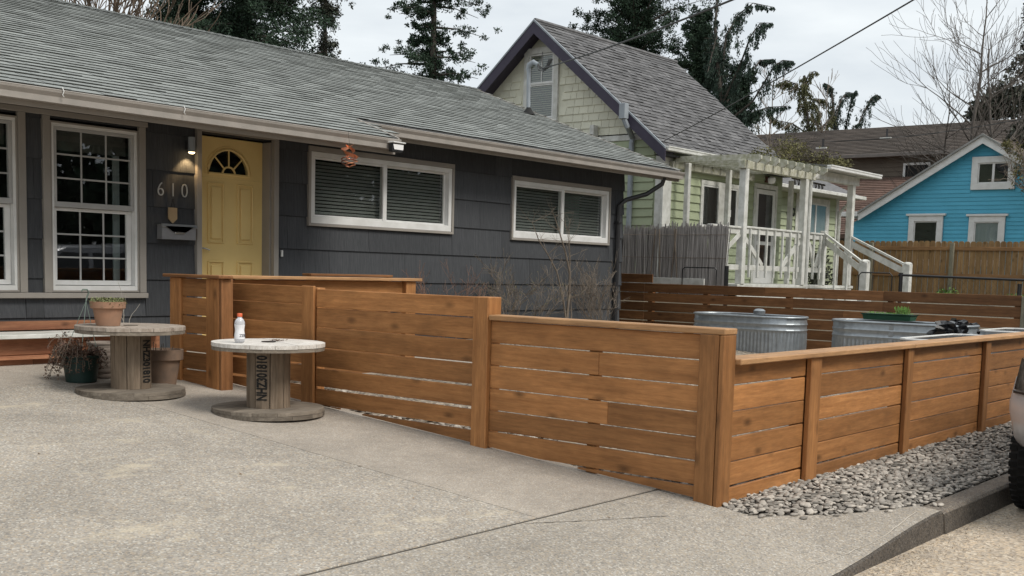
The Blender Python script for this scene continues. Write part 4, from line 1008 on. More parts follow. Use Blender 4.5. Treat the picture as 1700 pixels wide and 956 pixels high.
# pots ------------------------------------------------------
def pot(name, cx, cy, zb, h, rt, rb, mat, label, rim=.3, ribs=0, n=28):
    t = thing(name, label, 'plant pot', (cx, cy, zb))
    if ribs:
        prof = [(rb, 0)]
        for k in range(ribs):
            z = h*(k+.1)/ribs; rr = rb+(rt-rb)*((z/h)**.6); prof += [(rr, z), (rr+.008, z+h*.35/ribs), (rr+.004, z+h*.8/ribs)]
        prof += [(rt+.012, h*.96), (rt+.012, h), (rt-.012, h), (rt-.02, h-.04)]
    else: prof = [(rb, 0), (rb+(rt-rb)*.93*(1-rim), h*(1-rim)), (rt-.004, h*(1-rim)+.001), (rt+.006, h*(1-rim)+.008), (rt+.008, h), (rt-.012, h), (rt-.018, h-.03)]
    m = MB(); m.lathe(prof, (cx, cy, zb), n, closed_top=False); m.build('pot', mat, t, smooth=True)
    m = MB(); m.lathe([(rt-.016, h-.03), (.001, h-.022)], (cx, cy, zb), n, closed_bot=False); m.build('soil', soil, t)
    return t
p1 = pot('terracotta_pot', 4.76, 8.02, -.51, .185, .125, .088, terra, 'small terracotta pot of green succulents on the weathered spool table')
V = []
for k in range(900):
    a = rnd.uniform(0, 6.3); r_ = .135*math.sqrt(rnd.random()); x, y = 4.76+r_*math.cos(a), 8.02+r_*math.sin(a); h = rnd.uniform(.0, .045)-(max(0, r_-.12)*2); b = rnd.uniform(0, 6.3); s = rnd.uniform(.008, .02)
    z = -.345+h; V += [(x, y, z), (x+s*math.cos(b), y+s*math.sin(b), z+s*.6), (x+s*.8*math.cos(b+.9), y+s*.8*math.sin(b+.9), z+s*.2)]
tris('foliage', leaf_suc, p1, V, origin=(4.76, 8.02, -.35))
p2 = pot('large_terracotta_pot', 5.36, 8.20, gz(8.2), .30, .158, .105, terra_dark, 'large weathered terracotta pot with bare stalks right of the spool table')
m = MB()
for k in range(9):
    a = rnd.uniform(0, 6.3); r_ = rnd.uniform(.02, .12); x, y = 5.36+r_*math.cos(a), 8.2+r_*math.sin(a); m.tube([(x, y, gz(8.2)+.26), (x+rnd.uniform(-.02, .02), y, gz(8.2)+rnd.uniform(.31, .36))], .003, 4)
m.build('stalks', bark, p2)
pot('ribbed_pot', 5.13, 8.72, gz(8.72), .30, .125, .08, beige_pot, 'beige ribbed pot half hidden behind the spool table column', ribs=7)
p4 = pot('hanging_basket', 4.86, 8.60, gz(8.6), .22, .15, .12, greenpot, 'dark green hanging basket of dry trailing plant set on the ground', rim=.12)
zc = gz(8.6)+.22; V = []
m = MB()
for k in range(75):
    a = rnd.gauss(3.4, 1.5); L_ = rnd.uniform(.08, .30)*(1.15 if math.cos(a) < 0 else .75); x, y, z = 4.86+.08*math.cos(a), 8.6+.08*math.sin(a), zc-.02; pts = [(x, y, z)]
    vx, vy, vz = math.cos(a)*.5, math.sin(a)*.5, rnd.uniform(.5, 1.3)
    for s in range(6):
        x += vx*L_/5; y += vy*L_/5; z += vz*L_/5; vz -= .42; z = max(z, gz(y)+.01); pts.append((x, y, z))
    m.tube(pts, .0022, 4)
    for (x, y, z) in pts[1:]:
        for q in range(6):
            b = rnd.uniform(0, 6.3); s = rnd.uniform(.01, .026); xx_, yy_, zz_ = x+rnd.uniform(-.02, .02), y+rnd.uniform(-.02, .02), z+rnd.uniform(-.015, .02)
            V += [(xx_, yy_, zz_), (xx_+s*math.cos(b), yy_+s*math.sin(b), zz_+rnd.uniform(-.5, .5)*s), (xx_+s*.5*math.cos(b+.9), yy_+s*.5*math.sin(b+.9), zz_+s*.6)]
m.build('stems', bark_pale, p4); tris('foliage', leaf_dead, p4, V, origin=(4.86, 8.6, zc))
m = MB()
top = (4.92, 8.62, -.345)
for a in (0, 2.1, 4.2): m.tube([(4.86+.15*math.cos(a), 8.6+.15*math.sin(a), zc-.01), top], .003, 4)
m.tube([top, (4.93, 8.62, -.31), (4.94, 8.61, -.275), (4.92, 8.6, -.25), (4.88, 8.6, -.25), (4.87, 8.6, -.265)], .006, 6); m.build('hanger', pmat('faded_green_plastic', (.16, .21, .18), rough=.5), p4)

# ------------------------------------------------------------------ branching plants
def grow(m, p, d, L_, r_, lvl, rr, spread=.6, up=.25, kids=3, wob=.18, seg=4, tips=None, minr=.002, ratio=.66, nside=None):
    pts = [Vector(p)]; rad = [r_]; d = Vector(d).normalized()
    for i in range(seg):
        d = (d+Vector((rr.gauss(0, wob), rr.gauss(0, wob), rr.gauss(0, wob)+up*.25))).normalized()
        pts.append(pts[-1]+d*L_/seg); rad.append(max(minr, r_*(1-(i+1)/seg*.55)))
    m.tube(pts, rad, nside or (6 if lvl > 2 else 4 if lvl > 0 else 3), caps=False)
    if lvl == 0:
        if tips is not None: tips += pts[1:]
        return
    for k in range(kids):
        i = rr.randint(max(1, seg//3), seg); q = pts[i]
        a = rr.uniform(0, 6.283); perp = d.orthogonal().normalized(); perp.rotate(Matrix.Rotation(a, 3, d))
        nd = (d*(1-spread*.5)+perp*spread*rr.uniform(.6, 1.2)+Vector((0, 0, up))).normalized()
        grow(m, q, nd, L_*ratio*rr.uniform(.75, 1.15), max(minr, rad[i]*.62), lvl-1, rr, spread, up, kids, wob, seg, tips, minr, ratio)
    grow(m, pts[-1], d, L_*ratio, rad[-1], lvl-1, rr, spread, up, kids, wob, seg, tips, minr, ratio)
def bush(name, label, base, stems, H, lvl, seed, mat, r0=.012, spread=.55, lean=.5, up=.2, kids=3, leafmat=None, nleaf=0, cat='shrub', group=None):
    rr = random.Random(seed); t = thing(name, label, cat, base, group); m = MB(); tips = []
    for s in range(stems):
        a = rr.uniform(0, 6.28); d = (lean*math.cos(a), lean*math.sin(a)*.5, 1)
        grow(m, (base[0]+.05*math.cos(a), base[1]+.03*math.sin(a), base[2]), d, H*rr.uniform(.35, .55), r0, lvl, rr, spread, up, kids, tips=tips)
    m.build('branches', mat, t)
    if nleaf:
        V = []
        for k in range(nleaf):
            p = rr.choice(tips); s = rr.uniform(.008, .02); b = rr.uniform(0, 6.3); V += [tuple(p), (p.x+s*math.cos(b), p.y+s*math.sin(b), p.z+s*.5), (p.x+s*math.cos(b+.8), p.y+s*math.sin(b+.8), p.z)]
        tris('buds', leafmat, t, V, kind='stuff', origin=base)
    return t
# young bare tree against the house, hand placed stem plus generated twigs
sh = thing('bare_sapling', 'leafless sapling with pale forked stem in front of the right window', 'tree', (12.5, 9.4, gz(9.4)))
m = MB(); rr = random.Random(11); tips = []
zb_ = gz(9.4)
main = [Vector((12.50, 9.4, zb_)), Vector((12.50, 9.4, -.55)), Vector((12.53, 9.4, -.30)), Vector((12.50, 9.38, -.02)), Vector((12.38, 9.37, .25)), Vector((12.20, 9.36, .55)), Vector((12.10, 9.36, .72))]
m.tube(main, [.026, .022, .02, .016, .012, .008, .005], 6)
lf = [Vector((12.48, 9.4, -.7)), Vector((12.36, 9.38, -.35)), Vector((12.18, 9.36, .0)), Vector((11.95, 9.34, .22)), Vector((11.72, 9.32, .40)), Vector((11.55, 9.3, .62))]
m.tube(lf, [.015, .013, .010, .008, .006, .003], 5)
rt_ = [Vector((12.5, 9.38, -.02)), Vector((12.47, 9.37, .2)), Vector((12.43, 9.36, .38)), Vector((12.40, 9.36, .55))]
m.tube(rt_, [.011, .009, .006, .003], 5)
m.tube([Vector((12.60, 9.42, zb_)), Vector((12.62, 9.42, -.6)), Vector((12.58, 9.42, -.3))], [.012, .01, .006], 5)
for P_, k0 in ((main, 2), (lf, 1), (rt_, 1)):
    for q in range(k0, len(P_)):
        for z in range(3): grow(m, P_[q], (rr.uniform(-1, 1), rr.uniform(-.5, .3), rr.uniform(.1, .9)), rr.uniform(.12, .26), .0035, 1, rr, .6, .25, 2, .15, 3, tips, .0015)
m.build('branches', bark_pale, sh)
V = []
for k in range(160):
    p = rr.choice(tips); s = .012; b = rr.uniform(0, 6.3); V += [tuple(p), (p.x+s*math.cos(b), p.y+s*math.sin(b), p.z+s*.5), (p.x+s*math.cos(b+.8), p.y, p.z)]
tris('buds', pmat('pale_bud', (.28, .27, .2), rough=.8), sh, V, kind='stuff', origin=(12.5, 9.4, 0))
bush('twiggy_shrub', 'reddish twiggy leafless shrub against the wall right of the fence post', (10.2, 9.45, gz(9.4)), 7, 1.25, 3, 3, pmat('red_twig', (.20, .12, .09), rough=.9), .008, leafmat=leaf_dead, nleaf=260, lean=.9, kids=3)
bush('twiggy_shrub', 'brownish twiggy shrub with olive buds left of the sapling', (11.5, 9.5, gz(9.4)), 9, 1.15, 3, 5, bark_pale, .008, leafmat=leaf_vine, nleaf=700, lean=.9)
bush('twiggy_shrub', 'dark twiggy shrub between the sapling and the downspout', (13.45, 9.45, gz(9.4)), 8, 1.15, 3, 9, bark_pale, .008, leafmat=leaf_vine, nleaf=200, lean=.8)
bush('dry_stalks', 'pale dry stalks standing by the wall behind the weathered spool table', (5.62, 9.2, gz(9.2)), 3, .95, 1, 13, pmat('dry_stalk', (.4, .37, .32), rough=.9), .007, lean=.25, kids=2, spread=.35, up=.5, cat='plant')

# ================================================================== GREEN HOUSE
GX, GY = 19.35, 12.3
gh = thing('green_house', 'pale green lap sided house with cream shingled gable and grey roof', 'house', (22, 15, -.45))
RX, RYr, RZr = 18.95, 15.34, 5.2      # front rake plane, ridge
EY, EZ = 12.05, 2.47                  # eave
gs = (RZr-EZ)/(RYr-EY)
def grz(y): return RZr-gs*abs(y-RYr)
XE = 24.5
# wall bodies
m = MB(); m.prism([(GY, -.9), (18.4, -.9), (18.4, grz(18.4)-.14), (RYr, RZr-.14), (GY, grz(GY)-.14)], 0, GX, XE); m.build('wall', lap_green, gh)
# roof slopes
al2 = math.atan(gs)
m = MB(); m.prism([(EY, EZ-.10), (RYr, RZr-.10), (RYr, RZr), (EY, EZ)], 0, RX, XE+.05); groof = m.build('roof', shingle2, gh)
m = MB(); m.prism([(RYr+.001, RZr-.10), (18.65, grz(18.65)-.10), (18.65, grz(18.65)), (RYr+.001, RZr)], 0, RX, XE+.05); m.build('roof', shingle2, gh, label='rear roof slope')
exg = .135; ca2 = math.cos(al2); Lg = (RYr-EY)/ca2; vg = [shvariant(w_, exg, t_, al2, j_) for w_, t_, j_ in ((.17, .014, 0), (.25, .022, 0), (.33, .014, .0), (.21, .025, .0))]
for i, w_ in enumerate((.17, .25, .33, .21)): pass
pl = []; u0 = 0
WG = (.17, .25, .33, .21)
while u0 < Lg-.05:
    y = EY-.01+u0*ca2; x = RX+rnd.uniform(0, .1)
    while x < XE+.0:
        k = rnd.randrange(4)
        if x+WG[k] > XE+.1: break
        pl.append(((x+WG[k]/2, y, grz(y)+.001), k)); x += WG[k]+.003
    u0 += exg
pieces('shingle', groof, shingle2, vg, pl, 300)
m = MB(); m.tube([(RX, RYr, RZr+.015), (XE+.05, RYr, RZr+.015)], .05, 6); m.build('ridge_cap', shingle2, gh)
# bargeboards
for y0, y1, lb in ((EY-.05, RYr, 'right purple bargeboard'), (RYr, 18.6, 'left purple bargeboard')):
    m = MB(); z0, z1 = (RZr-gs*(RYr-y0)), RZr
    if y1 > RYr: z0, z1 = RZr, grz(18.6)
    m.prism([(y0, z0-.26), (y1, z1-.26), (y1, z1-.012), (y0, z0-.012)], 0, RX-.03, RX-.001); m.build('bargeboard', purple, gh, label=lb)
    m = MB(); m.prism([(y0, z0-.012), (y1, z1-.012), (y1, z1+.03), (y0, z0+.03)], 0, RX-.045, RX-.0005); m.build('drip_edge', grey_metal, gh)
# gable soffit
m = MB(); m.prism([(EY, EZ-.125), (RYr, RZr-.125), (RYr, RZr-.112), (EY, EZ-.112)], 0, RX+.001, GX); m.prism([(RYr, RZr-.125), (18.6, grz(18.6)-.125), (18.6, grz(18.6)-.112), (RYr, RZr-.112)], 0, RX+.001, GX); m.build('soffit', purple, gh)
# cream shakes in the gable
def box_v(dx, dy, dz, tb, tt):   # wedge facing -x
    return [(0, -dy/2, 0), (0, dy/2, 0), (0, dy/2, dz), (0, -dy/2, dz), (-tb, -dy/2, 0), (-tb, dy/2, 0), (-tt, dy/2, dz), (-tt, -dy/2, dz)], [(4, 5, 1, 0), (7, 3, 2, 6), (4, 7, 6, 5), (0, 3, 7, 4), (1, 5, 6, 2)]
wv = (.15, .19, .23, .26); vs_ = [box_v(0, a-.008, .163, .028, .006) for a in wv]
pl = []; z = 2.80; exs = .158
GWIN = (14.93, 15.92, 3.10, 4.76)
while z < 5.0:
    y = 12.35+rnd.uniform(0, .15)
    while y < 18.3:
        k = rnd.randrange(4); a = wv[k]; yc = y+a/2
        lim = grz(yc+(a/2 if yc > RYr else -a/2))-.16
        inw = GWIN[0]-a*.45 < yc < GWIN[1]+a*.45 and GWIN[2]-.1 < z < GWIN[3]-.03
        if z+.12 < lim and not inw: pl.append(((GX-.001, yc, z), k))
        y += a
    z += exs
pieces('shake', gh, cream, vs_, pl, 300)
m = MB(); m.prism([(12.4, 2.8), (18.2, 2.8), (18.2, grz(18.2)-.13), (RYr, RZr-.13), (12.4, grz(12.4)-.13)], 0, GX-.004, GX-.0015); m.build('gable_backing', cream, gh)
pbox('band_board', gh, whitep, GX-.04, GX-.002, 12.46, 18.3, 2.665, 2.775, .004)
pbox('bracket', gh, whitep, GX-.2, GX-.041, 13.88, 13.98, 2.66, 3.0, .005)
# green laps on gable end wall below band
lv = {}
def lap(x0, x1, y0, y1, z0, h, face, mat, parent, tb=.032, name='lap_board'):
    L_ = (y1-y0) if face == 'x' else (x1-x0); key = ('lap', face, round(L_, 3), h, mat.name)
    if key not in BOXC:
        if face == 'x': v, f = box_v(0, L_, h, tb, .004)
        else:
            v, f = box_v(0, L_, h, tb, .004); v = [(-b, a, c) for a, b, c in v]; v = [(x, y, z) for x, y, z in v]
        me = bpy.data.meshes.new(name); me.from_pydata(v, [], f); me.materials.append(mat); BOXC[key] = me
    if face == 'x': return link(name, BOXC[key], parent, (x0, (y0+y1)/2, z0))
    return link(name, BOXC[key], parent, ((x0+x1)/2, y0, z0))
z = -.75
while z < 2.6:
    lap(GX-.001, 0, 12.50, 15.6, z, .172, 'x', lap_green, gh); lap(GX-.001, 0, 15.602, 18.4, z, .172, 'x', lap_green, gh); z += .172
# corner trim
pbox('corner_board', gh, whitep, GX-.045, GX-.0015, 12.30, 12.445, -.9, 2.62, .004); pbox('corner_board', gh, whitep, GX-.045, GX+.26, 12.25, 12.2985, -.9, 2.55, .004)
pbox('band_board', gh, whitep, GX-.045, GX-.002, 12.46, 14.2, .73, .85, .004)
# upper window
gw = MB().box(GX-.03, GX-.02, 14.99, 15.85, 3.17, 3.2).build('window', white, gh, label='attic window in the cream gable')
def xframe(parent, name, mat, X, th, y0, y1, z0, z1, wt, wb=None, ws=None):
    wb = wb or wt; ws = ws or wt; m = MB(); m.box(X-th, X, y0, y1, z1-wt, z1, .003); m.box(X-th, X, y0, y1, z0, z0+wb, .003); m.box(X-th+.0005, X, y0, y0+ws, z0+wb, z1-wt, .003); m.box(X-th+.0005, X, y1-ws, y1, z0+wb, z1-wt, .003); return m.build(name, mat, parent)
xframe(gw, 'frame', whitep, GX-.002, .06, 14.95, 15.88, 3.13, 4.73, .13, .1, .12)
xframe(gw, 'sash', white, GX-.004, .045, 15.08, 15.75, 3.96, 4.59, .03, .05, .04); xframe(gw, 'sash', white, GX-.004, .03, 15.08, 15.75, 3.24, 3.958, .03, .04, .04)
for z0, z1 in ((4.01, 4.56), (3.28, 3.92)):
    pbox('pane', gw, glass, GX-.026, GX-.022, 15.12, 15.71, z0, z1, 0)
pbox('muntin', gw, white, GX-.036, GX-.027, 15.405, 15.425, 4.01, 4.56, 0)
z = 3.29
while z < 4.55:
    pbox('blind_slat', gw, whitep if False else pmat_bl if 'pmat_bl' in globals() else blind_m, GX-.018, GX-.006, 15.12, 15.71, z, z+.028, 0); z += .045
# downpipe on the gable end
m = MB(); m.tube([(18.85, 12.93, 3.22), (18.85, 12.92, 3.0), (18.9, 12.88, 2.88), (19.1, 12.95, 2.80), (GX-.07, 13.0, 2.7), (GX-.07, 13.02, 2.6), (GX-.07, 13.02, -.6)], .055, 8); m.build('downspout', grey_metal, gh, smooth=True)
m = MB(); m.box(18.76, 18.90, 12.86, 13.0, 3.02, 3.32, .006); m.build('rain_head', grey_metal, gh)
# eave gutter
m = MB(); m.box(RX+.02, 22.3, EY-.10, EY-.004, EZ-.09, EZ-.005, .01); m.box(RX+.02, 22.3, EY-.11, EY-.10, EZ-.025, EZ, .003); m.build('gutter', whitep, gh)
m = MB(); m.box(RX+.05, XE, EY+.001, GY-.03, EZ-.17, EZ-.14); m.build('soffit', soffit_m, gh)
# long wall laps with openings (window, door)
def wall_laps(Y, x0, x1, zlo, zhi, ops, ex_=.172):
    z = zlo
    while z < zhi:
        segs = [(x0, x1)]
        for a, b, c, d in ops:
            if z+ex_ <= c or z >= d: continue
            ns = []
            for s0, s1 in segs:
                if s1 <= a or s0 >= b: ns.append((s0, s1)); continue
                if s0 < a: ns.append((s0, a))
                if s1 > b: ns.append((b, s1))
            segs = ns
        for s0, s1 in segs:
            if s1-s0 > .03: lap(s0+.001, s1-.001, Y-.001, 0, z, ex_, 'y', lap_green, gh)
        z += ex_
wall_laps(GY, GX+.262, XE-.05, -.75, 2.45, [(20.78, 22.42, .95, 1.97), (23.1, 24.2, -.3, 2.08)])
def ywin(parent, label, x0, x1, z0, z1, Y, split=None, casing=.09, curtains=False, mat=whitep):
    w_ = MB().box(x0+.01, x1-.01, Y-.012, Y-.008, z0+.01, z1-.01).build('window', darkint, parent, label=label)
    framebar(w_, 'casing', mat, x0, x1, z0, z1, Y-.05, Y-.013, casing, casing*.8, casing)
    a, b, c, d = x0+casing, x1-casing, z0+casing*.8, z1-casing
    framebar(w_, 'sash', white, a, b, c, d, Y-.04, Y-.014, .035)
    if split: pbox('mullion', w_, white, (a+b)/2-.03, (a+b)/2+.03, Y-.039, Y-.02, c+.035, d-.035, .002)
    if curtains: pbox('curtain', w_, curtain_m, a+.04, b-.04, Y-.0185, Y-.016, c+.04, d-.04, 0)
    pbox('pane', w_, glass, a+.035, b-.035, Y-.024, Y-.021, c+.035, d-.035, 0)
    return w_
gww = ywin(gh, 'front window of the green house behind the pergola', 20.78, 22.42, .95, 1.97, GY)
pbox('sticker', gww, white, 21.95, 22.1, GY-.0265, GY-.0245, 1.27, 1.42, 0, label='small white window notice')
pbox('mullion', gww, whitep, 21.5, 21.75, GY-.055, GY-.02, 1.02, 1.88, .003)
gd = MB().box(23.2, 24.1, GY-.015, GY-.01, -.15, 1.95).build('door', pmat('purple_black_door', (.02, .014, .028), rough=.5), gh, label='dark front door behind a white storm door')
framebar(gd, 'casing', whitep, 23.1, 24.2, -.25, 2.08, GY-.05, GY-.016, .1, .05, .09)
framebar(gd, 'storm_door', white, 23.2, 24.1, -.15, 1.96, GY-.045, GY-.02, .1, .3, .1)
pbox('storm_door_rail', gd, white, 23.3, 24.0, GY-.044, GY-.02, .72, .8, .003); pbox('pane', gd, glass, 23.3, 24.0, GY-.03, GY-.027, .16, 1.86, 0)
# porch light
pln = thing('porch_light', 'round porch light over the green house door', 'lamp', (23.75, 12.2, 2.16)); m = MB(); m.lathe([(.03, .09), (.09, .06), (.1, 0), (.07, -.06), (.0, -.08)][::-1], (23.7, 12.17, 2.17), 14, False, False); m.build('globe', lens_m, pln, smooth=True)
m = MB(); m.box(23.6, 23.95, 12.22, 12.29, 2.13, 2.26, .01); m.build('plate', pmat('rusty_plate', (.12, .06, .04), rough=.8), pln)
# set back wing
WY, WX1 = 13.3, 29.85
m = MB(); m.box(XE+.001, WX1, WY, 17.5, -.9, 2.3); m.build('wall', lap_green, gh, label='set back wing wall')
wall_laps(WY, XE+.01, WX1-.16, -.75, 2.2, [(27.65, 29.25, 1.03, 2.1)])
pbox('corner_board', gh, whitep, WX1-.155, WX1+.01, WY-.04, WY-.002, -.9, 2.2, .004)
pbox('corner_board', gh, whitep, 27.25, 27.4, WY-.045, WY-.022, -.9, 2.2, .004)
ywin(gh, 'wing window with pale curtains', 27.65, 29.25, 1.03, 2.1, WY, True, .14, True)
put_text('house_number', text_mesh('600', .30, .006, .004), ink, gh, (26.98, WY-.035, 1.66), MXZ)
m = MB(); m.prism([(12.85, 2.26), (15.4, 3.35), (17.9, 2.26), (17.9, 2.18), (15.4, 3.26), (12.85, 2.18)], 0, XE+.06, WX1+.55); m.build('roof', shingle2, gh, label='low roof of the wing')
m = MB(); m.box(XE+.1, WX1+.6, 12.74, 12.845, 2.17, 2.26, .01); m.build('gutter', whitep, gh)
m = MB(); m.box(XE+.1, WX1+.3, 12.86, 13.29, 2.16, 2.175); m.build('soffit', whitep, gh)
for y in (12.25,):
    pass
# lower white downpipe at wing right
m = MB(); m.tube([(WX1+.05, 12.85, 2.18), (WX1+.02, 13.1, 1.95), (WX1-.03, 13.22, 1.8), (WX1-.03, 13.22, -.5)], .045, 8); m.build('downspout', whitep, gh, smooth=True)

# porch ------------------------------------------------------
po = thing('porch', 'white painted front porch and pergola of the green house', 'porch', (22, 11, -.45))
PY = 10.65; DZ = -.15
pbox('deck', po, whitep, 19.45, 24.85, PY-.05, GY-.06, DZ-.06, DZ, .005, label='porch deck'); pbox('deck_skirt', po, whitep, 19.5, 24.8, PY-.03, PY, -.55, DZ-.062, .004)
POSTS = [(19.63, PY), (22.22, PY), (24.59, PY), (19.8, 12.0), (21.45, 12.0), (24.35, 12.0)]
for i, (x, y) in enumerate(POSTS):
    zt_ = 2.04 if i < 2 else 2.084 if i < 3 else 2.21; q = .07 if i < 3 else .05
    pbox('post', po, whitep, x-q, x+q, y-q, y+q, DZ, zt_, .008)
# the far front post carries a downpipe beside it
m = MB(); m.tube([(22.65, PY-.06, 2.25), (22.62, PY-.05, 2.14), (22.48, PY-.02, 2.05), (22.46, PY-.02, 1.9), (22.46, PY-.02, -.5)], .045, 8); m.build('downspout', whitep, po, smooth=True)
pbox('beam', po, moss_white, 19.5, 22.6, PY-.07, PY+.07, 2.04, 2.195, .006); pbox('beam', po, whitep, 22.601, 24.85, PY-.07, PY+.07, 2.085, 2.27, .006)
pbox('ledger', po, moss_white, 19.5, 22.9, 12.16, 12.27, 2.10, 2.24, .005)
# pergola rafters with clipped mossy tails
x = 19.56; k = 0
while x < 22.75:
    m = MB(); m.prism([(10.28, 2.20), (10.36, 2.13), (10.56, 2.197), (12.15, 2.21), (12.15, 2.33), (10.36, 2.30), (10.28, 2.27)], 0, x, x+.05); m.build('rafter', moss_white, po); x += .36; k += 1
# moss clumps on the tails
V = []
for k in range(700):
    x, y = rnd.uniform(19.4, 22.8), rnd.choice((rnd.uniform(10.28, 10.5), rnd.uniform(10.3, 12))); x = 19.585+.36*round((x-19.585)/.36)+rnd.uniform(-.03, .03); z = 2.30+rnd.uniform(0, .02); s = rnd.uniform(.01, .04); b = rnd.uniform(0, 6.3)
    V += [(x, y, z), (x+s*math.cos(b), y+s*math.sin(b), z+s*.4), (x+s*math.cos(b+1), y+s*math.sin(b+1), z)]
tris('moss', moss_m, po, V, origin=(21, 11, 2.4))
# roofed right part
m = MB(); m.prism([(10.42, 2.30), (12.4, 2.52), (12.4, 2.60), (10.42, 2.38)], 0, 22.8, 25.35); m.build('porch_roof', shingle2, po)
m = MB(); m.prism([(10.45, 2.275), (12.25, 2.46), (12.25, 2.49), (10.45, 2.298)], 0, 22.8, 25.3); m.build('porch_ceiling', whitep, po)
m = MB(); m.box(22.72, 25.45, 10.31, 10.415, 2.28, 2.37, .012); m.box(22.72, 25.45, 10.30, 10.31, 2.345, 2.375, .002); m.build('gutter', white, po)
# scroll fretwork below right beam
m = MB(); 
for k in range(9):
    x0_ = 22.95+k*.17; a = rnd.uniform(-.5, .5); m.tube([(x0_, PY+.6, 2.12), (x0_+.05, PY+.6, 2.0), (x0_+.1+a*.05, PY+.6, 2.02), (x0_+.08, PY+.6, 2.1), (x0_+.14, PY+.6, 2.12)], .012, 4)
m.tube([(22.85, PY+.6, 2.13), (24.5, PY+.6, 2.1)], .02, 5); m.build('vine_stems', bark, po)
# railing
def railing(x0, x1, y, name='railing'):
    t = MB().box(x0, x1, y-.045, y+.045, .925, .965, .006).build('railing', whitep, po)
    pbox('bottom_rail', t, whitep, x0, x1, y-.018, y+.018, .72, .80, .003) if False else None
    pbox('rail', t, whitep, x0, x1, y-.02, y+.02, .82, .92, .003); pbox('rail', t, whitep, x0, x1, y-.02, y+.02, .12, .22, .003)
    n = max(2, int((x1-x0)/.32))
    for k in range(n):
        xx_ = x0+(k+.5)*(x1-x0)/n; pbox('baluster', t, whitep, xx_-.022, xx_+.022, y-.06, y-.0205, -.02, .915, .003)
    L_ = min(.75, (x1-x0)*.4)
    for s, xa in ((1, x0+.02), (-1, x1-.02)):
        m = MB(); d = Vector((s*L_, 0, -.52)).normalized(); nn = Vector((-d.z, 0, d.x))*.045
        A = Vector((xa, 0, .74)); B_ = A+Vector((s*L_, 0, -.52)); P = [A-nn, B_-nn, B_+nn, A+nn]
        m.add([(p.x, yy, p.z) for yy in (y-.019, y+.019) for p in P], [(0, 1, 2, 3), (7, 6, 5, 4)]+[((i+1) % 4, i, i+4, (i+1) % 4+4) for i in range(4)]); m.build('brace', whitep, t)
    return t
railing(19.73, 22.12, PY); railing(22.56, 23.2, PY); 
rl = MB().box(18.4, 19.53, PY-.045, PY+.045, .905, .945, .006).build('railing', whitep, po, label='rail end left of the first post'); pbox('rail', rl, whitep, 18.9, 19.53, PY-.02, PY+.02, .80, .9, .003); pbox('rail', rl, whitep, 18.9, 19.53, PY-.02, PY+.02, .12, .22, .003); pbox('baluster', rl, whitep, 19.05, 19.11, PY-.02, PY+.05, -.3, .8, .003)
m = MB(); A = Vector((18.75, 0, .35)); B_ = Vector((19.5, 0, .8)); nn = Vector((-.05, 0, .075)); m.add([(p.x, yy, p.z) for yy in (PY-.04, PY-.021) for p in (A-nn*.5, B_-nn*.5, B_+nn*.5, A+nn*.5)], [(0, 1, 2, 3), (7, 6, 5, 4)]+[((i+1) % 4, i, i+4, (i+1) % 4+4) for i in range(4)]); m.build('brace', whitep, rl)
pbox('newel', po, whitep, 23.21, 23.33, PY-.06, PY+.06, DZ, 1.02, .01)
# steps towards the street with two sloping hand rails
for k in range(3): pbox('step', po, whitep, 23.35, 24.45, PY-.06-.3*(k+1), PY-.06-.3*k-.001, -.6, DZ-.15*(k+1), .006)
NY = 9.25
for xn, xa in ((22.2, 23.27), (24.5, 24.60)):
    pbox('newel', po, whitep, xn-.085, xn+.085, NY-.085, NY+.085, -.6, .35, .008); m = MB(); m.lathe([(.11, 0), (.11, .02), (.06, .05), (.0, .055)], (xn, NY, .351), 4, False); m.build('newel_cap', whitep, po)
    a, b = Vector((xa, PY-.05, .92)), Vector((xn, NY+.05, .32)); m = MB()
    d = b-a
    for off, h0, h1, wd in ((0, .0, .05, .045), (0, -.2, -.06, .02)):
        s = Vector((1, .0, 0))*wd; m.add([a-s+Vector((0, 0, h0)), a+s+Vector((0, 0, h0)), b+s+Vector((0, 0, h0)), b-s+Vector((0, 0, h0)), a-s+Vector((0, 0, h1)), a+s+Vector((0, 0, h1)), b+s+Vector((0, 0, h1)), b-s+Vector((0, 0, h1))], [(0, 1, 2, 3), (7, 6, 5, 4), (1, 0, 4, 5), (2, 1, 5, 6), (3, 2, 6, 7), (0, 3, 7, 4)])
    m.build('hand_rail', whitep, po)
    if xn < 23:
        for k in (.3, .62): p = a+d*k; pbox('baluster', po, whitep, p.x-.025, p.x+.025, p.y-.02, p.y+.02, -.55+.3*(1-k), p.z-.02, .003)
# vine on the porch roof
def leafcloud(name, mat, parent, centers, n, s0, s1, origin=(0, 0, 0), seed=1, droop=0.0, label=None):
    r = np.random.RandomState(seed); c = np.array([k[:3] for k in centers]); rad = np.array([k[3:6] for k in centers])
    i = r.randint(len(c), size=n); u = r.normal(size=(n, 3)); u /= np.linalg.norm(u, axis=1)[:, None]; u *= r.rand(n, 1)**(1/2.2)
    p = c[i]+u*rad[i]; s = r.uniform(s0, s1, (n, 1)); a = r.normal(size=(n, 3)); a[:, 2] -= droop; a /= np.linalg.norm(a, axis=1)[:, None]
    b = r.normal(size=(n, 3)); b -= (b*a).sum(1)[:, None]*a; b /= np.linalg.norm(b, axis=1)[:, None]
    V = np.stack([p, p+a*s+b*s*.35, p+a*s*1.6, p+a*s-b*s*.35], 1)
    return tris(name, mat, parent, V, label, origin=origin, quads=True)
vn = thing('porch_vine', 'olive leaved vine sprawling over the porch roof of the green house', 'vine', (23.4, 11.2, 2.4))
cc = [(22.0+k*.4, 11.2+rnd.uniform(-.3, .3), 2.62+.10*math.sin(k)+(.12 if 1 < k < 6 else -.06), .35, .35, .22 if k < 6 else .10) for k in range(9)]
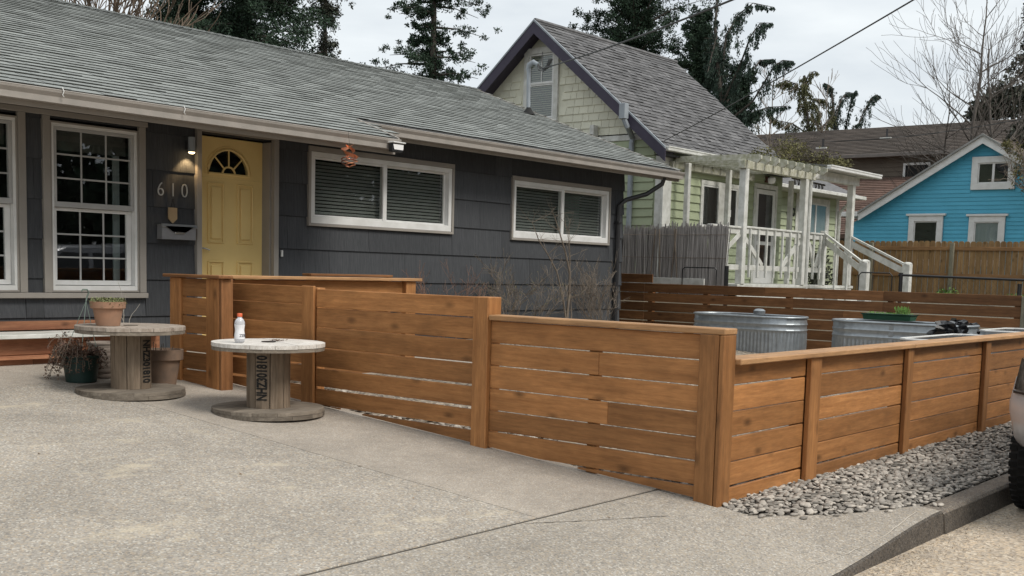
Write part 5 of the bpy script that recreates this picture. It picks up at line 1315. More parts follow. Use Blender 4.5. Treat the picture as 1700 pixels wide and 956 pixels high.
leafcloud('foliage', leaf_vine, vn, cc, 2200, .02, .055, (23.4, 11.2, 2.4), 4, .3)
m = MB(); rr = random.Random(4)
for k in range(16): grow(m, (rr.uniform(21.7, 25.0), 11.2, 2.45), (rr.uniform(-1, 1), rr.uniform(-.6, .4), .7), .4, .008, 2, rr, .8, .1, 2, .3)
m.build('stems', bark, vn)
leafcloud('foliage', leaf_ivy, thing('porch_shrub', 'dark leafy shrub between the porch steps and the wing', 'shrub', (26, 12, -.45)), [(25.6, 11.9, .25, .4, .4, .6), (26.4, 12.2, -.1, .5, .4, .4)], 1500, .03, .08, (26, 12, -.45), 5)

# ================================================================== REED SCREEN, CHAIN LINK
rs = thing('reed_screen', 'grey brushwood screen leaning along the green house boundary', 'screen', (17.45, 10.6, -.45))
def reedmesh(y0, y1, z0, z1, n, seed, X=17.4):
    r = np.random.RandomState(seed); y = r.uniform(y0, y1, n); x = X+r.uniform(-.03, .03, n); zt_ = z1+r.normal(0, .045, n); w_ = r.uniform(.004, .009, n); le = r.normal(0, .06, n); ly = le*(zt_-z0)*.5
    V = np.stack([np.stack([x, y-w_, np.full(n, z0)], 1), np.stack([x, y+w_, np.full(n, z0)], 1), np.stack([x+.01, y+w_+ly, zt_], 1), np.stack([x+.01, y-w_+ly, zt_], 1)], 1)
    V2 = V.copy(); V2[:, :, 0] += .006; V2[:, 1:3, 0] += .008
    return np.concatenate([V, V2])
tris('reeds', reed_m, rs, reedmesh(9.72, 11.05, -.4, .82, 560, 3), kind='stuff', origin=(17.4, 10.3, 0), quads=True)
tris('reeds', reed_m, rs, reedmesh(11.15, 12.1, -.4, .80, 280, 4, 17.45), kind='stuff', origin=(17.4, 11.6, 0), quads=True)
m = MB()
for z in (-.2, .3, .7): m.tube([(17.37, 9.7, z), (17.37, 12.1, z)], .004, 4)
for y, l_ in ((10.62, .12), (10.8, -.1), (11.0, .05), (11.25, -.12)): m.tube([(17.36, y, -.4), (17.34, y+l_, .8)], .012, 5)
m.build('sticks', bark_pale, rs)
pbox('board', rs, whitep, 17.25, 17.29, 10.05, 11.6, -.17, -.06, .003, label='weathered white board at the foot of the screen')
cf = thing('chain_link_fence', 'black rail and posts of a chain link fence beyond the cedar fence', 'fence', (17.3, 7, -.45))
m = MB(); m.tube([(17.3, 6.66, .085), (17.3, 4.7, .05)], .018, 8); m.build('top_rail', black_m, cf, smooth=True)
for y in (9.64, 6.62, 4.88): 
    m = MB(); m.tube([(17.3, y, -.6), (17.3, y, .17 if y > 9 else .12 if y > 5 else .0)], .036 if y > 9 else .03, 8); m.build('post', black_m, cf, smooth=True)
for (y0, y1, zt_) in ((9.78, 10.45, .13), (6.72, 7.25, .11)):
    m = MB(); m.tube([(17.2, y0, -.3), (17.2, y0, zt_-.04), (17.2, y0+.04, zt_), (17.2, y1-.04, zt_), (17.2, y1, zt_-.04), (17.2, y1, -.3)], .010, 6); m.build('gate_frame', black_m, cf, smooth=True)
# wire mesh
m = MB(); y = 4.7; 
while y < 6.1:
    m.tube([(17.3, y, -.5), (17.3, y+.5, .06)], .0009, 3, caps=False); m.tube([(17.3, y+.5, -.5), (17.3, y, .06)], .0009, 3, caps=False); y += .09
m.build('wire_mesh', black_m, cf, kind='stuff')

# ================================================================== PICKET FENCE (X = 30)
pf = thing('picket_fence', 'tall weathered cedar picket fence in front of the blue house', 'fence', (30, 10, -.5))
PX = 30.0; pw = .148
v = []; hh = 1.52
pk = [(0, -pw/2+.005), (0, pw/2-.005)]
poly = [(-pw/2+.005, 0), (pw/2-.005, 0), (pw/2-.005, hh-.05), (pw/2-.02, hh-.018), (pw/2-.045, hh), (-pw/2+.045, hh), (-pw/2+.02, hh-.018), (-pw/2+.005, hh-.05)]
PM = []
for dz in (0, .008, -.007):
    q = MB(); n = len(poly); q.add([(x, a, b+dz*(b > .5)) for x in (0, .018) for a, b in poly], [tuple(range(n))[::-1], tuple(range(n, 2*n))]+[(i, (i+1) % n, (i+1) % n+n, i+n) for i in range(n)]); PM.append(q.mesh('picket', picket_m))
y = 3.0
while y < 13.6:
    link('picket', PM[rnd.randrange(3)], pf, (PX+rnd.uniform(-.002, .002), y, -.47)); y += pw
for z in (.81, .12): pbox('rail', pf, picket_x, PX-.045, PX-.003, 3.0, 13.6, z, z+.095, .004)
pbox('kickboard', pf, picket_x, PX-.05, PX-.004, 3.0, 13.6, -.5, -.34, .004)
for y in (5.9, 8.07, 10.15, 12.3): pbox('post', pf, post_grey, PX-.14, PX-.046, y-.05, y+.05, -.6, 1.0, .006)
for i, (y, n_, lb) in enumerate(((10.05, 260, 'clump of bright green weeds at the foot of the picket fence post'), (8.3, 110, 'small tuft of green weeds near the right end of the picket fence'))):
    t = thing('weed_clump', lb, 'weeds', (PX-.5, y, -.45)); leafcloud('leaves', leaf_weed, t, [(PX-.5, y, -.34, .25, .32, .18 if i == 0 else .1)], n_, .03, .07, (PX-.5, y, -.45), 8+i)

# ================================================================== BLUE HOUSE
bh = thing('blue_house', 'bright turquoise blue gabled house with white trim', 'house', (40, 11.4, -.5))
BX = 36.0; BYr, BZr = 11.5, 4.45; bs_ = .605
def bz(y): return BZr-bs_*abs(y-BYr)
m = MB(); m.prism([(7.4, -.6), (15.6, -.6), (15.6, bz(15.6)-.1), (BYr, BZr-.16), (7.4, bz(7.4)-.1)], 0, BX+.3, BX+9); m.build('wall', blue, bh)
z = -.5; exb = .125
while z < 4.15:
    half = (BZr-.2-(z+exb))/bs_; y0, y1 = max(7.4, BYr-half), min(15.6, BYr+half)
    if y1-y0 > .2:
        segs = [(y0, y1)]
        for a, b, c, d in ((12.62, 13.75, .3, 2.1), (10.75, 11.85, .3, 2.1), (10.55, 11.88, 2.85, 3.85)):
            if z+exb <= c or z >= d: continue
            ns = []
            for s0, s1 in segs:
                if s1 <= a or s0 >= b: ns.append((s0, s1)); continue
                if s0 < a: ns.append((s0, a))
                if s1 > b: ns.append((b, s1))
            segs = ns
        for s0, s1 in segs:
            if s1-s0 > .05: lap(BX+.299, 0, s0, s1, z, exb, 'x', blue, bh, .022)
    z += exb
def bluewin(y0, y1, z0, z1, label, wt, split=False, cur=False):
    w_ = MB().box(BX+.28, BX+.29, y0+.01, y1-.01, z0+.01, z1-.01).build('window', darkint, bh, label=label)
    xframe(w_, 'casing', white, BX+.282, .07, y0, y1, z0, z1, wt)
    a, b, c, d = y0+wt, y1-wt, z0+wt, z1-wt
    xframe(w_, 'sash', white, BX+.279, .03, a, b, c, d, .035)
    if split: pbox('mullion', w_, white, BX+.24, BX+.275, (a+b)/2-.035, (a+b)/2+.035, c+.035, d-.035, .002)
    if cur: pbox('blind', w_, curtain_m, BX+.272, BX+.276, a+.04, b-.04, c+.04, d-.04, 0)
    pbox('pane', w_, glass, BX+.262, BX+.266, a+.035, b-.035, c+.035, d-.035, 0); return w_
a_ = bluewin(10.57, 11.86, 2.84, 3.84, 'attic slider window', .19, True); b_ = bluewin(12.64, 13.72, .5, 2.06, 'lower dark window', .17); c_ = bluewin(10.77, 11.84, .5, 2.03, 'lower window with a pale blind', .17, False, True)
pbox('window_head', b_, white, BX+.17, BX+.29, 12.56, 13.8, 2.062, 2.13, .005); pbox('window_head', c_, white, BX+.17, BX+.29, 10.69, 11.92, 2.032, 2.10, .005)
for s, ye in ((1, 15.3), (-1, 7.0)):
    m = MB(); pts = [(BYr, BZr-.1), (ye, bz(ye)-.1), (ye, bz(ye)), (BYr, BZr)]; m.prism(pts, 0, BX, BX+9.3); m.build('roof', brown_roof, bh)
    m = MB(); pts = [(BYr, BZr-.24), (ye, bz(ye)-.24), (ye, bz(ye)-.015), (BYr, BZr-.015)]; m.prism(pts, 0, BX-.05, BX-.001); m.build('bargeboard', white, bh)
    m = MB(); pts = [(BYr, BZr-.014), (ye, bz(ye)-.014), (ye, bz(ye)+.05), (BYr, BZr+.05)]; m.prism(pts, 0, BX-.12, BX-.0005); m.build('roof_edge', pmat('grey_roof_edge', (.3, .3, .29), (.2, .2, .19), sc=4), bh)
    m = MB(); pts = [(BYr, BZr-.13), (ye, bz(ye)-.13), (ye, bz(ye)-.105), (BYr, BZr-.105)]; m.prism(pts, 0, BX+.001, BX+.3); m.build('soffit', blue, bh)
pbox('gutter', bh, white, BX-.1, BX+9, 15.3, 15.95, 2.05, 2.2, .01)

# ================================================================== BROWN APARTMENT BUILDING
bb = thing('brown_building', 'long brown two storey building with weathered brown roof behind the blue house', 'building', (55, 22, -.5))
XB = 50.0
def rows_roof(name, mat, parent, x0, z0, x1, z1, y0, y1, rows_, label):
    m = MB(); m.add([(x0, y0, z0), (x0, y1, z0), (x1, y1, z1), (x1, y0, z1), (x0, y0, z0-.12), (x0, y1, z0-.12), (x1, y1, z1-.12), (x1, y0, z1-.12)], [(0, 3, 2, 1), (4, 5, 6, 7), (0, 1, 5, 4), (1, 2, 6, 5), (2, 3, 7, 6), (3, 0, 4, 7)]); t = m.build(name, mat, parent, label=label)
    ch = []
    for k in range(rows_):
        a, b = k/rows_, (k+1)/rows_; xa, za, xb, zb2 = x0+(x1-x0)*a, z0+(z1-z0)*a, x0+(x1-x0)*b, z0+(z1-z0)*b
        y = y0-rnd.random()
        while y < y1:
            L_ = rnd.uniform(.6, 1.6); e = min(y+L_, y1); s = max(y, y0)
            if e > s: ch.append(([(xa-.01, s, za+.045), (xa-.01, e, za+.045), (xb, e, zb2+.008), (xb, s, zb2+.008), (xa-.01, s, za), (xa-.01, e, za)], [(0, 3, 2, 1), (0, 1, 5, 4)]))
            y += L_
    joined('shingle_rows', mat, t, ch, origin=(0, 0, 0)); return t
rows_roof('roof', brown_roof, bb, XB-.4, 5.55, XB+5, 7.45, -12, 29.5, 20, 'upper weathered brown roof slope')
m = MB(); m.box(XB, XB+10, -12, 29.2, -.6, 5.5); m.build('wall', brown_lap, bb)
ch = []; z = 2.6
while z < 5.4:
    ch.append(([(XB-.03, -12, z), (XB-.03, 29, z), (XB-.004, 29, z+.2), (XB-.004, -12, z+.2), (XB, -12, z), (XB, 29, z)], [(0, 3, 2, 1), (0, 1, 5, 4)])); z += .2
joined('lap_board', brown_lap, bb, ch)
pbox('gutter', bb, pmat('dull_gutter', (.2, .18, .165), rough=.6), XB-.55, XB-.41, -12, 22.6, 5.42, 5.56, .01)
w_ = MB().box(XB-.05, XB-.035, 18.1, 19.3, 4.2, 5.15).build('window', darkint, bb, label='partly hidden white framed window'); xframe(w_, 'frame', white, XB-.036, .06, 18.1, 19.3, 4.2, 5.15, .1)
rows_roof('roof', red_roof, bb, XB-7.5, 1.7, XB-.06, 4.55, 13, 29.5, 30, 'lower red brown shingle roof slope')
m = MB(); m.box(XB-7.0, XB-.1, 13.2, 29, -.6, 1.6); m.build('wall', brown_lap, bb, label='lower storey wall')
for y, xo, zo in ((23.8, 1.4, 6.15), (21.2, 2.6, 6.6), (15.2, 2.1, 6.42)):
    m = MB(); m.tube([(XB+xo, y, zo), (XB+xo, y, zo+.45)], .05, 8); m.build('vent_pipe', dark_pipe, bb); pbox('flashing', bb, whitep, XB+xo-.3, XB+xo-.1, y-.3, y+.22, zo-.12, zo+.02, .004)

# ================================================================== TREES
def at(px, py, depth):
    """point on the photo ray at a given distance in front of the camera"""
    d = F2+R2*((px-850)/FPX)-U3*((py-CY)/FPX); return d*depth
def conifer(name, label, px, depth, ztop_px, half_px, seed, mat=leaf_dark, n=14000, zlow=None, ls=(.04, .12), gappy=.35, droop=.25, top_taper=True, power=.8, tilt_up=False, clump=(.9, .5)):
    rr = np.random.RandomState(seed); b = at(px, 400, depth); x0_, y0_ = b.x, b.y; zt_ = at(px, ztop_px, depth).z; Rm = half_px/FPX*depth
    base = (x0_, y0_, -.6); t = thing(name, label, 'tree', base)
    m = MB(); m.tube([(x0_, y0_, -.6), (x0_+.05, y0_, zt_*.5), (x0_, y0_, zt_)], [Rm*.05+.10, Rm*.03+.06, .02], 8); m.build('trunk', bark, t)
    zl = zlow if zlow is not None else 1.0
    cl = []; br = MB(); H = zt_-zl; nl = int(H/.24)
    for i in range(nl):
        f = i/nl; z = zl+H*f; rmax = Rm*((1-f)**power if top_taper else (.6+.4*math.sin(2.5*(1-f)+.5)))
        k = rr.randint(3, 6)
        for j in range(k):
            if rr.rand() < gappy+.2: continue
            a = 2.399*i+2.1*j+rr.uniform(-.5, .5); L_ = rmax*(rr.uniform(.45, 1.15) if rr.rand() < .75 else rr.uniform(.25, .6)); sgn = 1 if tilt_up else -1
            zj = z+rr.uniform(-.35, .35)
            e = Vector((x0_+L_*math.cos(a), y0_+L_*math.sin(a), zj+sgn*L_*droop*rr.uniform(.1, 1.3)))
            s = Vector((x0_, y0_, zj)); br.tube([s, s.lerp(e, .5)+Vector((0, 0, .06*L_)), e], [.03+.015*L_, .02, .008], 4, caps=False)
            for q in (.12, .3, .5, .68, .84, 1.0):
                p = s.lerp(e, q); w_ = (.13+.085*L_)*(1.15-.55*q)*rr.uniform(.6, 1.35)
                for z_ in range(2): cl.append((p.x+rr.normal(0, .13*L_*q), p.y+rr.normal(0, .13*L_*q), p.z+rr.normal(0, .10)+(.10*q*q*L_ if not tilt_up else 0), w_*clump[0], w_*clump[0], w_*clump[1]))
    for q in range(int(H*2.2)):
        z = zl+H*rr.rand()*.97; cl.append((x0_, y0_, z, .30, .30, .35)); cl.append((x0_, y0_, z, .45, .45, .3))
    br.build('branches', bark, t)
    leafcloud('crown', mat, t, cl, n, ls[0], ls[1], base, seed, droop if not tilt_up else -.6)
    return t
# big dark evergreens behind our roof
conifer('evergreen_tree', 'huge dark evergreen rising behind the charcoal house roof', 400, 33, -230, 200, 21, n=186000, power=.35, gappy=-.2, ls=(.03, .08), zlow=2.5, clump=(1.5, 1.0))
conifer('evergreen_tree', 'dark evergreen at the left behind the roof next to the bare branches', 305, 34, -160, 85, 25, n=93000, power=.3, gappy=-.2, ls=(.03, .08), zlow=2.5, clump=(1.4, 1.0))
conifer('evergreen_tree', 'thin hanging leafy evergreen at the right side of the big dark one', 535, 36, -80, 62, 22, mat=leaf_ivy, n=21700, power=.25, gappy=.4, ls=(.025, .07), droop=.5, zlow=2.5, clump=(.8, 1.0))
conifer('fir_tree', 'tall ragged fir with gaps standing behind the roof ridge', 712, 44, -190, 112, 23, n=80600, power=.34, gappy=.25, ls=(.03, .085), zlow=3.8, droop=.15, clump=(.85, .5))
conifer('cedar_tree', 'broad dense cedar behind the ridge of the green house', 1040, 46, -260, 150, 24, n=201500, power=.6, gappy=-.1, ls=(.032, .085), zlow=3.0, tilt_up=True, droop=.5, clump=(1.0, .9))
conifer('cedar_tree', 'lower dense cedar to the right of the green house ridge', 1150, 43, 30, 85, 26, n=93000, power=.45, gappy=-.1, ls=(.032, .08), zlow=2.0, tilt_up=True, droop=.5, clump=(.9, .9))
conifer('cedar_tree', 'small dense cedar between the roof slope and the weeping cedar', 1215, 42, 110, 58, 27, n=46500, power=.45, gappy=.1, ls=(.032, .08), zlow=1.0, tilt_up=True, droop=.4, clump=(.9, .9))
# weeping cedars: arching limbs with hanging sprays
def weeping(name, label, depth, trunk, limbs, seed, mat, n_per=150, ls=(.07, .2), hang=.55):
    rr = np.random.RandomState(seed); b = at(trunk[0][0], trunk[0][1], depth); base = (b.x, b.y, -.6); t = thing(name, label, 'tree', base)
    P = [Vector((b.x, b.y, -.6))]+[at(x, y, depth) for x, y in trunk]; m = MB(); m.tube(P, [.12]+[.09-.07*i/len(trunk) for i in range(len(trunk))], 7); m.build('trunk', bark, t)
    V = []; lm = MB()
    Ls = limbs+[(trunk, 0.0, 1.0)]
    for pts, dd, wf in Ls:
        dep = depth+dd; Q = [at(x, y, depth+dd*min(1, i/2)) for i, (x, y) in enumerate(pts)]
        # smooth resample
        S_ = []
        for i in range(len(Q)-1):
            for k in range(8): S_.append(Q[i].lerp(Q[i+1], k/8))
        S_.append(Q[-1]); lm.tube(S_, [.045*(1-.8*i/len(S_)) for i in range(len(S_))], 5, caps=False)
        L_ = sum((S_[i+1]-S_[i]).length for i in range(len(S_)-1)); n = int(n_per*L_*2.2)
        ns = int(L_*22); D = 0
        for k in range(ns):
            u = rr.rand(); p = S_[min(len(S_)-1, int(u*len(S_)))]; h = hang*wf*(1-u)**.9*rr.uniform(.1, 1.2)+.04; b_ = rr.uniform(0, 6.283); o_ = rr.rand()*.55*(1-u)**.7*(1 if rr.rand() < .7 else .2); sp_ = p; p = p+Vector((math.cos(b_)*o_, math.sin(b_)*o_, rr.uniform(-.25, .15)*o_)); lm.tube([sp_, p], [.008, .004], 3, caps=False)
            if rr.rand() < .25: h *= 1.6
            dx, dy = rr.normal(0, .12, 2)*h; m_ = int(12+h*60)
            for q_ in range(m_):
                t_ = rr.rand(); q = p+Vector((dx*t_+rr.normal(0, .025+.05*(1-t_)*(1-u)), dy*t_+rr.normal(0, .025+.05*(1-t_)*(1-u)), -h*t_+rr.normal(0, .02))); s = rr.uniform(.06, .13)*ls[1]/.2
                o = Vector((rr.normal(0, .35), rr.normal(0, .35), -1)).normalized(); w_ = Vector((rr.normal(), rr.normal(), .2)).normalized()*s*.2
                V += [tuple(q), tuple(q+o*s*.5+w_), tuple(q+o*s), tuple(q+o*s*.5-w_)]
    lm.build('limbs', bark, t); tris('crown', mat, t, V, origin=base, quads=True); return t
weeping('weeping_cedar', 'tall weeping cedar with arching drooping limbs right of the green house roof', 41,
    [(1200, 215), (1195, 150), (1190, 90), (1187, 40), (1192, -10)],
    [([(1196, 150), (1205, 60), (1225, 25), (1250, 5), (1285, 12)], 1.0, .8), ([(1198, 175), (1228, 110), (1246, 60), (1262, 38), (1282, 38)], -1.5, 1.3), ([(1200, 190), (1232, 140), (1262, 100), (1285, 98)], 1.5, .6), ([(1205, 205), (1250, 168), (1285, 110), (1300, 100), (1318, 102)], -1.0, 1.1),
     ([(1210, 185), (1240, 190), (1275, 178), (1310, 176)], 1.0, .9), ([(1195, 110), (1178, 135), (1165, 165)], 1.2, 1.2), ([(1190, 60), (1182, 90), (1175, 120)], -1.0, 1.0), ([(1206, 170), (1232, 135), (1240, 135)], 2.0, 1.3), ([(1192, 95), (1205, 100), (1212, 108)], .5, 1)], 31, leaf_blue, 340, (.07, .2), .75)
weeping('weeping_cedar', 'moss covered weeping cedar behind the left end of the brown roof', 62,
    [(1345, 235), (1340, 190), (1333, 150), (1336, 125)],
    [([(1338, 170), (1322, 140), (1305, 133), (1290, 140)], 1, .9), ([(1336, 150), (1340, 128), (1352, 118), (1358, 120)], 0, .5), ([(1345, 215), (1360, 185), (1345, 160), (1334, 140)], -1, .9), ([(1345, 225), (1315, 205), (1290, 200), (1275, 188)], 1, .8), ([(1345, 230), (1370, 205), (1385, 190), (1368, 165), (1352, 163)], 1, .6)], 32, leaf_moss, 420, (.10, .26), 1.1)
weeping('weeping_cedar', 'dark weeping cedar with three bent leaders above the brown roof', 64,
    [(1390, 235), (1384, 190), (1380, 145), (1376, 142), (1368, 138)],
    [([(1386, 200), (1396, 165), (1408, 153), (1420, 155)], 1, .8), ([(1400, 230), (1408, 190), (1416, 155), (1422, 150)], -1, .8), ([(1418, 225), (1432, 190), (1446, 163), (1455, 157), (1461, 160)], .5, .8), ([(1400, 235), (1420, 208), (1426, 205)], 0, .7)], 33, leaf_blue, 300, (.09, .24), .7)
# bare deciduous trees
def baretree(name, label, px, depth, top_px, seed, mat=bark, r0=.13, lvl=4, spread=.55, kids=3, up=.28, L0=None, lean=(0, 0), minr=.006, base_z=-.6, forks=3):
    rr = random.Random(seed); b = at(px, 400, depth); zt_ = at(px, top_px, depth).z; t = thing(name, label, 'tree', (b.x, b.y, base_z))
    H = zt_-base_z; m = MB(); z1 = base_z+H*.33
    m.tube([(b.x, b.y, base_z), (b.x+lean[0]*.3, b.y+lean[1]*.3, z1)], [r0, r0*.8], 8); m.build('trunk', mat, t)
    m = MB(); p = Vector((b.x+lean[0]*.3, b.y+lean[1]*.3, z1))
    # leader with side limbs
    d = Vector((lean[0]*.1, lean[1]*.1, 1)); pts = [p]; n = 12
    for i in range(n): pts.append(pts[-1]+(d+Vector((rr.gauss(0, .07), rr.gauss(0, .07), 0))).normalized()*(zt_-z1)/n)
    rad = [r0*.75*(1-i/(n+1)) +minr for i in range(n+1)]; m.tube(pts, rad, 6)
    for i in range(0, n):
        for k in range(forks):
            a = rr.uniform(0, 6.283); nd = Vector((math.cos(a)*spread*1.6, math.sin(a)*spread*1.6, .55))
            grow(m, pts[i], nd, H*.17*(1.15-.55*i/n)*(L0 or 1), rad[i]*.5, lvl-1, rr, spread, up, kids, .11, 4, None, minr, .68)
    m.build('branches', mat, t); return t
twig_grey = pmat('grey_twig_bark', (.15, .13, .115), (.10, .088, .078), rough=.9)
baretree('bare_tree', 'tall leafless tree with fine upswept twigs in front of the brown roof', 1606, 38, -20, 41, mat=twig_grey, r0=.10, lvl=3, forks=2, minr=.006, L0=1.15)
baretree('bare_tree', 'leafless tree leaning over the blue house roof at the right', 1665, 37, 60, 42, mat=twig_grey, r0=.08, lvl=3, forks=2, lean=(-.3, 1.0), minr=.007, L0=1.0)
baretree('bare_tree', 'small leafless tree with reddish twigs beside the blue gable', 1560, 39, 130, 46, r0=.06, lvl=2, forks=2, minr=.006, L0=1.2)
baretree('bare_tree', 'thin twiggy leafless tree behind the weeping cedar limbs', 1272, 55, 130, 43, mat=bark_pale, r0=.07, lvl=2, forks=3, minr=.012, L0=.9)
baretree('bare_tree', 'thin twiggy leafless tree above the brown roof', 1362, 58, 130, 44, mat=bark_pale, r0=.06, lvl=2, forks=2, minr=.010, L0=.6, spread=.3)
baretree('bare_tree', 'brown leafless tree with tangled branches at the top left behind the roof', 190, 27, -40, 45, mat=pmat('warm_bark', (.17, .125, .09), (.1, .075, .055), rough=.9), r0=.16, lvl=3, forks=4, minr=.012, L0=1.5)
ivt = conifer('ivy_clad_tree', 'ivy clad dark tree at the right edge of the photo', 1692, 42, -40, 46, 51, mat=leaf_ivy, n=24000, power=.35, gappy=.35, ls=(.04, .12), droop=.6, zlow=3.0, clump=(.8, 1.1))
leafcloud('foliage', leaf_ivy, thing('ivy_bush', 'dark ivy mass above the brown roof ridge at the right', 'bush', tuple(at(1660, 260, 56))), [tuple(at(x, y, 56))+(r_, r_, r_*.9) for x, y, r_ in ((1625, 190, .5), (1640, 180, .8), (1660, 172, .9), (1680, 160, 1.3), (1695, 170, 1.5))], 3200, .1, .24, tuple(at(1660, 260, 56)), 61)
br_ = thing('climbing_shrub', 'leafy climbing shrub spilling over the right side of the blue gable', 'shrub', tuple(at(1690, 400, 33)))
leafcloud('foliage', leaf_vine, br_, [tuple(at(x, y, 33))+(r_, r_, r_) for x, y, r_ in ((1685, 248, .25), (1697, 262, .35), (1690, 285, .22), (1705, 300, .5), (1672, 240, .15))], 700, .03, .08, tuple(at(1690, 400, 33)), 62)
m = MB(); rr = random.Random(8)
for k in range(9): grow(m, at(1712, 330, 33), (rr.uniform(-.7, .0), rr.uniform(-.2, .5), 1), 1.0, .02, 2, rr, .7, .15, 3, .2, minr=.006)
m.build('branches', bark_pale, br_)

# evergreens across the street, seen only as reflections in the windows
def distant(label, x, y, h, r_, seed):
    t = thing('evergreen_tree', label, 'tree', (x, y, RZ), 'evergreens across the street'); m = MB(); m.tube([(x, y, RZ), (x, y, RZ+h)], [.3, .05], 7); m.build('trunk', bark, t)
    rr = np.random.RandomState(seed); cl = []
    for k in range(90):
        f = rr.rand(); a = rr.uniform(0, 6.3); q = r_*(1-f)**.5*rr.uniform(.4, 1); cl.append((x+q*math.cos(a), y+q*math.sin(a), RZ+1+(h-1)*f, r_*.35, r_*.35, r_*.3))
    leafcloud('crown', leaf_dark, t, cl, 9000, .25, .6, (x, y, RZ), seed, .2)
for i, (x, y, h) in enumerate([(8+5.2*k, -17-(k%3)*1.3, 12+(k%4)) for k in range(11)]): distant('dark evergreen across the street mirrored in the house windows', x, y, h, 3.6, 70+i)

# ================================================================== PARKED CAR
car = thing('parked_car', 'silver sport utility vehicle parked at the kerb, its front corner in view', 'car', (10.1, 1.25, RZ))
CX0, CX1, CC, HW = 7.62, 12.4, 1.29, .96
wheels = [(8.44, .39), (11.4, .39)]
def side_poly():
    P = [(CX0+.05, -.62), (CX0+.0, -.78), (CX0+.0, -1.0), (CX0+.12, -1.14)]
    for (wx_, wr_) in wheels:
        r2 = wr_+.07; zc_ = RZ+wr_
        a0 = math.asin((-1.16-zc_)/r2)
        P.append((wx_-r2*math.cos(a0)-.001, -1.16))
        for k in range(11): a = math.pi-a0-(math.pi-2*a0)*k/10 if False else math.pi-a0+(2*a0-math.pi)*k/10; P.append((wx_+r2*math.cos(a), zc_+r2*math.sin(a)))
        P.append((wx_+r2*math.cos(a0)+.001, -1.16))
    P += [(CX1-.1, -1.12), (CX1, -.95), (CX1, -.6), (CX1-.05, -.42), (CX1-.3, -.34), (10.6, -.36), (9.3, -.38), (8.6, -.40), (8.05, -.45), (CX0+.14, -.52)]
    return P
SP = side_poly(); m = MB(); n = len(SP)
ts = [-1, -.97, -.9, -.78, -.5, 0, .5, .78, .9, .97, 1]
vs = []
for t_ in ts:
    q = abs(t_); ins = .30*q**5; zz = .035*q**6; yy_ = CC+HW*t_
    for (x, z) in SP:
        f = (x-CX0)/(CX1-CX0); dx = ins*(1-f)**8-ins*.6*f**8; bulge = 0
        fy = 1-.075*((z+.88)/.42)**2; lift = .16*q**5*max(0, 1-(x-CX0)/.5) if z < -.98 else 0
        vs.append((x+dx+.25*max(0, z+.62)*(1-f)**6, CC+HW*t_*fy, z-(zz if z > -.6 else 0)+lift))
m.add(vs, [(j*n+i, j*n+(i+1) % n, (j+1)*n+(i+1) % n, (j+1)*n+i) for j in range(len(ts)-1) for i in range(n)]+[tuple(range(n))[::-1], tuple(range((len(ts)-1)*n, len(ts)*n))])
m.f = [f[::-1] for f in m.f]; m.build('body', carpaint, car, smooth=True)
# cabin
CP = [(9.05, -.40), (9.75, .12), (9.95, .20), (11.4, .24), (12.0, .16), (12.4, -.36)]
m = MB(); k = len(CP); vs = []
for t_, w_ in ((-1, .0), (-.9, .03), (0, .05), (.9, .03), (1, 0)):
    for (x, z) in CP:
        tp = (z+.40)/.64; vs.append((x, CC+(HW-.06-.14*tp)*t_, z+(w_ if z > 0 else 0)))
m.add(vs, [(j*k+i, j*k+(i+1) % k, (j+1)*k+(i+1) % k, (j+1)*k+i) for j in range(4) for i in range(k)]+[tuple(range(k))[::-1], tuple(range(4*k, 5*k))]); m.f = [f[::-1] for f in m.f]; m.build('cabin', carpaint, car, smooth=True)
cg = pmat('car_glass', (.008, .01, .012), rough=.06, spec=.8)
for s in (-1, 1):
    for (xa, xb, xc, xd) in ((9.42, 10.35, 10.35, 9.85), (10.43, 11.30, 11.30, 10.43), (11.38, 12.10, 11.95, 11.38)):
        def yo(z): return CC+s*(HW-.06-.14*((z+.40)/.64)+.004)
        m = MB(); m.add([(xa, yo(-.33), -.33), (xb, yo(-.33), -.33), (xc, yo(.12), .12), (xd, yo(.12), .12)], [(0, 1, 2, 3) if s < 0 else (3, 2, 1, 0)]); m.build('side_window', cg, car)
    m = MB(); m.box(9.35, 9.5, CC+s*(HW+.12)-.08, CC+s*(HW+.12)+.08, -.36, -.22, .03); m.build('wing_mirror', carpaint, car)
    m = MB(); yb = CC+s*(HW-.06)
    # headlight wraps the corner
    hp = [(8.0, CC+s*.925), (7.86, CC+s*.90), (7.75, CC+s*.80), (7.67, CC+s*.60)]
    vs = [(x-.012, y+s*.012, z) for z in (-.69, -.49) for x, y in hp]; vs = [(x+(.05 if z > -.6 else 0), y-s*(.02 if z > -.6 else 0), z) for x, y, z in vs]; m.add(vs, [(i, i+1, i+5, i+4) for i in range(3)]+[(i+4, i+5, i+1, i) for i in range(3)])
    m.build('headlight', pmat('brown_reflection_lens', (.42, .40, .38), (.20, .16, .14), rough=.12, metal=.3, sc=14), car, smooth='all')  # brown reflection in the headlight is mixed into the lens colour
    m = MB(); vs = [(x-.016, y+s*.016, z) for z in (-.715, -.70) for x, y in hp]; m.add(vs, [(i, i+1, i+5, i+4) for i in range(3)]); m.build('headlight_surround', blackplastic, car)
    m = MB(); m.lathe([(.06, 0), (.05, .02)], (0, 0, 0), 14); m.v = [(7.62-v[2], CC+s*.66+v[0], -.93+v[1]) for v in m.v]; m.build('fog_lamp', lens_m, car)
    m = MB(); m.box(7.625, 7.70, CC+s*.66-.11, CC+s*.66+.11, -1.0, -.84, .02); m.build('bumper_vent', blackplastic, car)
m = MB(); m.box(7.54, 7.60, CC-.55, CC+.55, -.74, -.54, .02); m.build('grille', blackplastic, car)
m = MB(); m.box(7.545, 7.60, CC-.5, CC+.5, -1.06, -.86, .02); m.build('lower_grille', blackplastic, car)
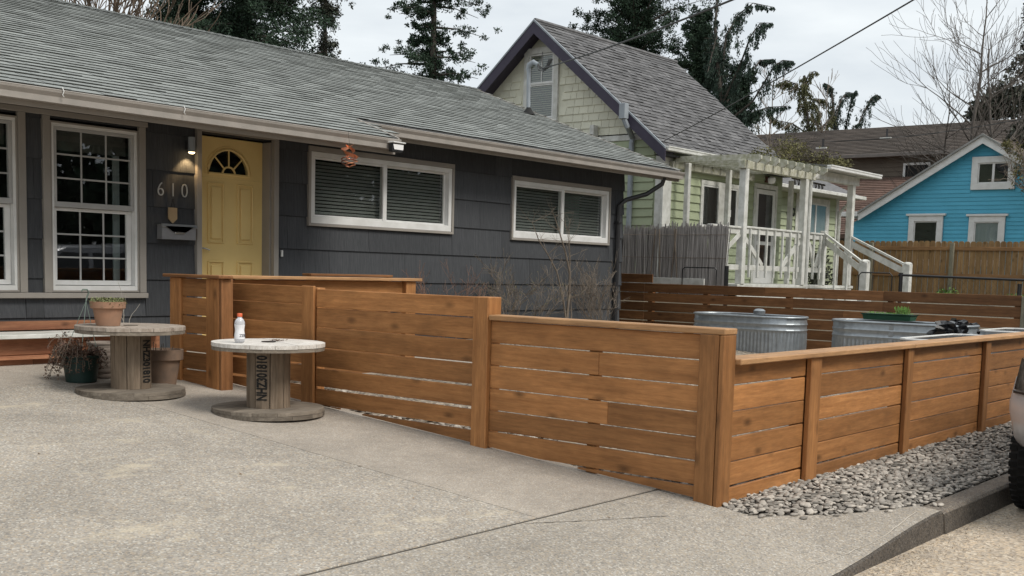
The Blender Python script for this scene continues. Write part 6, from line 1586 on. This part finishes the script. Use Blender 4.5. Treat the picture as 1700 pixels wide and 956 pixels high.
m = MB(); m.box(7.8, 12.3, CC-.8, CC+.8, -1.25, -1.0); m.build('underbody', blackplastic, car)
pbox('windscreen', car, cg, 9.4, 9.41, CC-.1, CC+.1, -.2, -.19, 0)
m = MB(); m.add([(9.13, CC-.78, -.34), (9.13, CC+.78, -.34), (9.70, CC+.70, .10), (9.70, CC-.70, .10)], [(3, 2, 1, 0)]); m.v = [(x-.03, y, z+.02) for x, y, z in m.v]; m.build('windscreen_glass', cg, car)
for (wx_, wr_) in wheels:
    for s in (-1, 1):
        yc = CC+s*.855; w_ = MB(); nn = 40
        prof = [(.24, -.10), (.33, -.125), (.375, -.11), (.39, -.085), (.39, .085), (.375, .11), (.33, .125), (.24, .10)]
        w_.lathe([(r_*wr_/.39, z) for r_, z in prof], (0, 0, 0), nn, False, False); w_.v = [(wx_+v[0], yc+v[2], RZ+wr_+v[1]) for v in w_.v]; w_.f = [f for f in w_.f]
        W = w_.build('wheel', rubber, car, smooth=True)
        tr = MB()
        for k in range(44):
            a = 2*math.pi*k/44
            for (ya, yb2, da) in ((-.115, -.065, 0), (-.055, -.01, .05), (.01, .055, 0), (.065, .115, .05)):
                b0, b1 = a+da, a+da+.095; r1, r2 = wr_-.004, wr_+.010; q = []
                for rr_ in (r1, r2):
                    for (bb_, yy2) in ((b0, ya), (b1, ya), (b1, yb2), (b0, yb2)): q.append((wx_+rr_*math.cos(bb_), yc+yy2, RZ+wr_+rr_*math.sin(bb_)-.0))
                tr.add(q, [(4, 5, 6, 7), (0, 4, 7, 3), (1, 2, 6, 5), (0, 1, 5, 4), (3, 7, 6, 2), (7, 6, 5, 4)])
        tr.build('tread', rubber, W, kind='stuff')
        r3 = MB(); r3.lathe([(.235, -.05), (.235, .06), (.22, .06), (.2, .02)], (0, 0, 0), 28, False, False); r3.v = [(wx_+v[0], yc+s*v[2], RZ+wr_+v[1]) for v in r3.v]; r3.build('rim', steel, W, smooth=True)
        for k in range(5):
            a = 2*math.pi*k/5; q = MB(); q.tube([(wx_, yc+s*.05, RZ+wr_), (wx_+.22*math.cos(a), yc+s*.055, RZ+wr_+.22*math.sin(a))], [.045, .03], 6); q.build('spoke', steel, W)
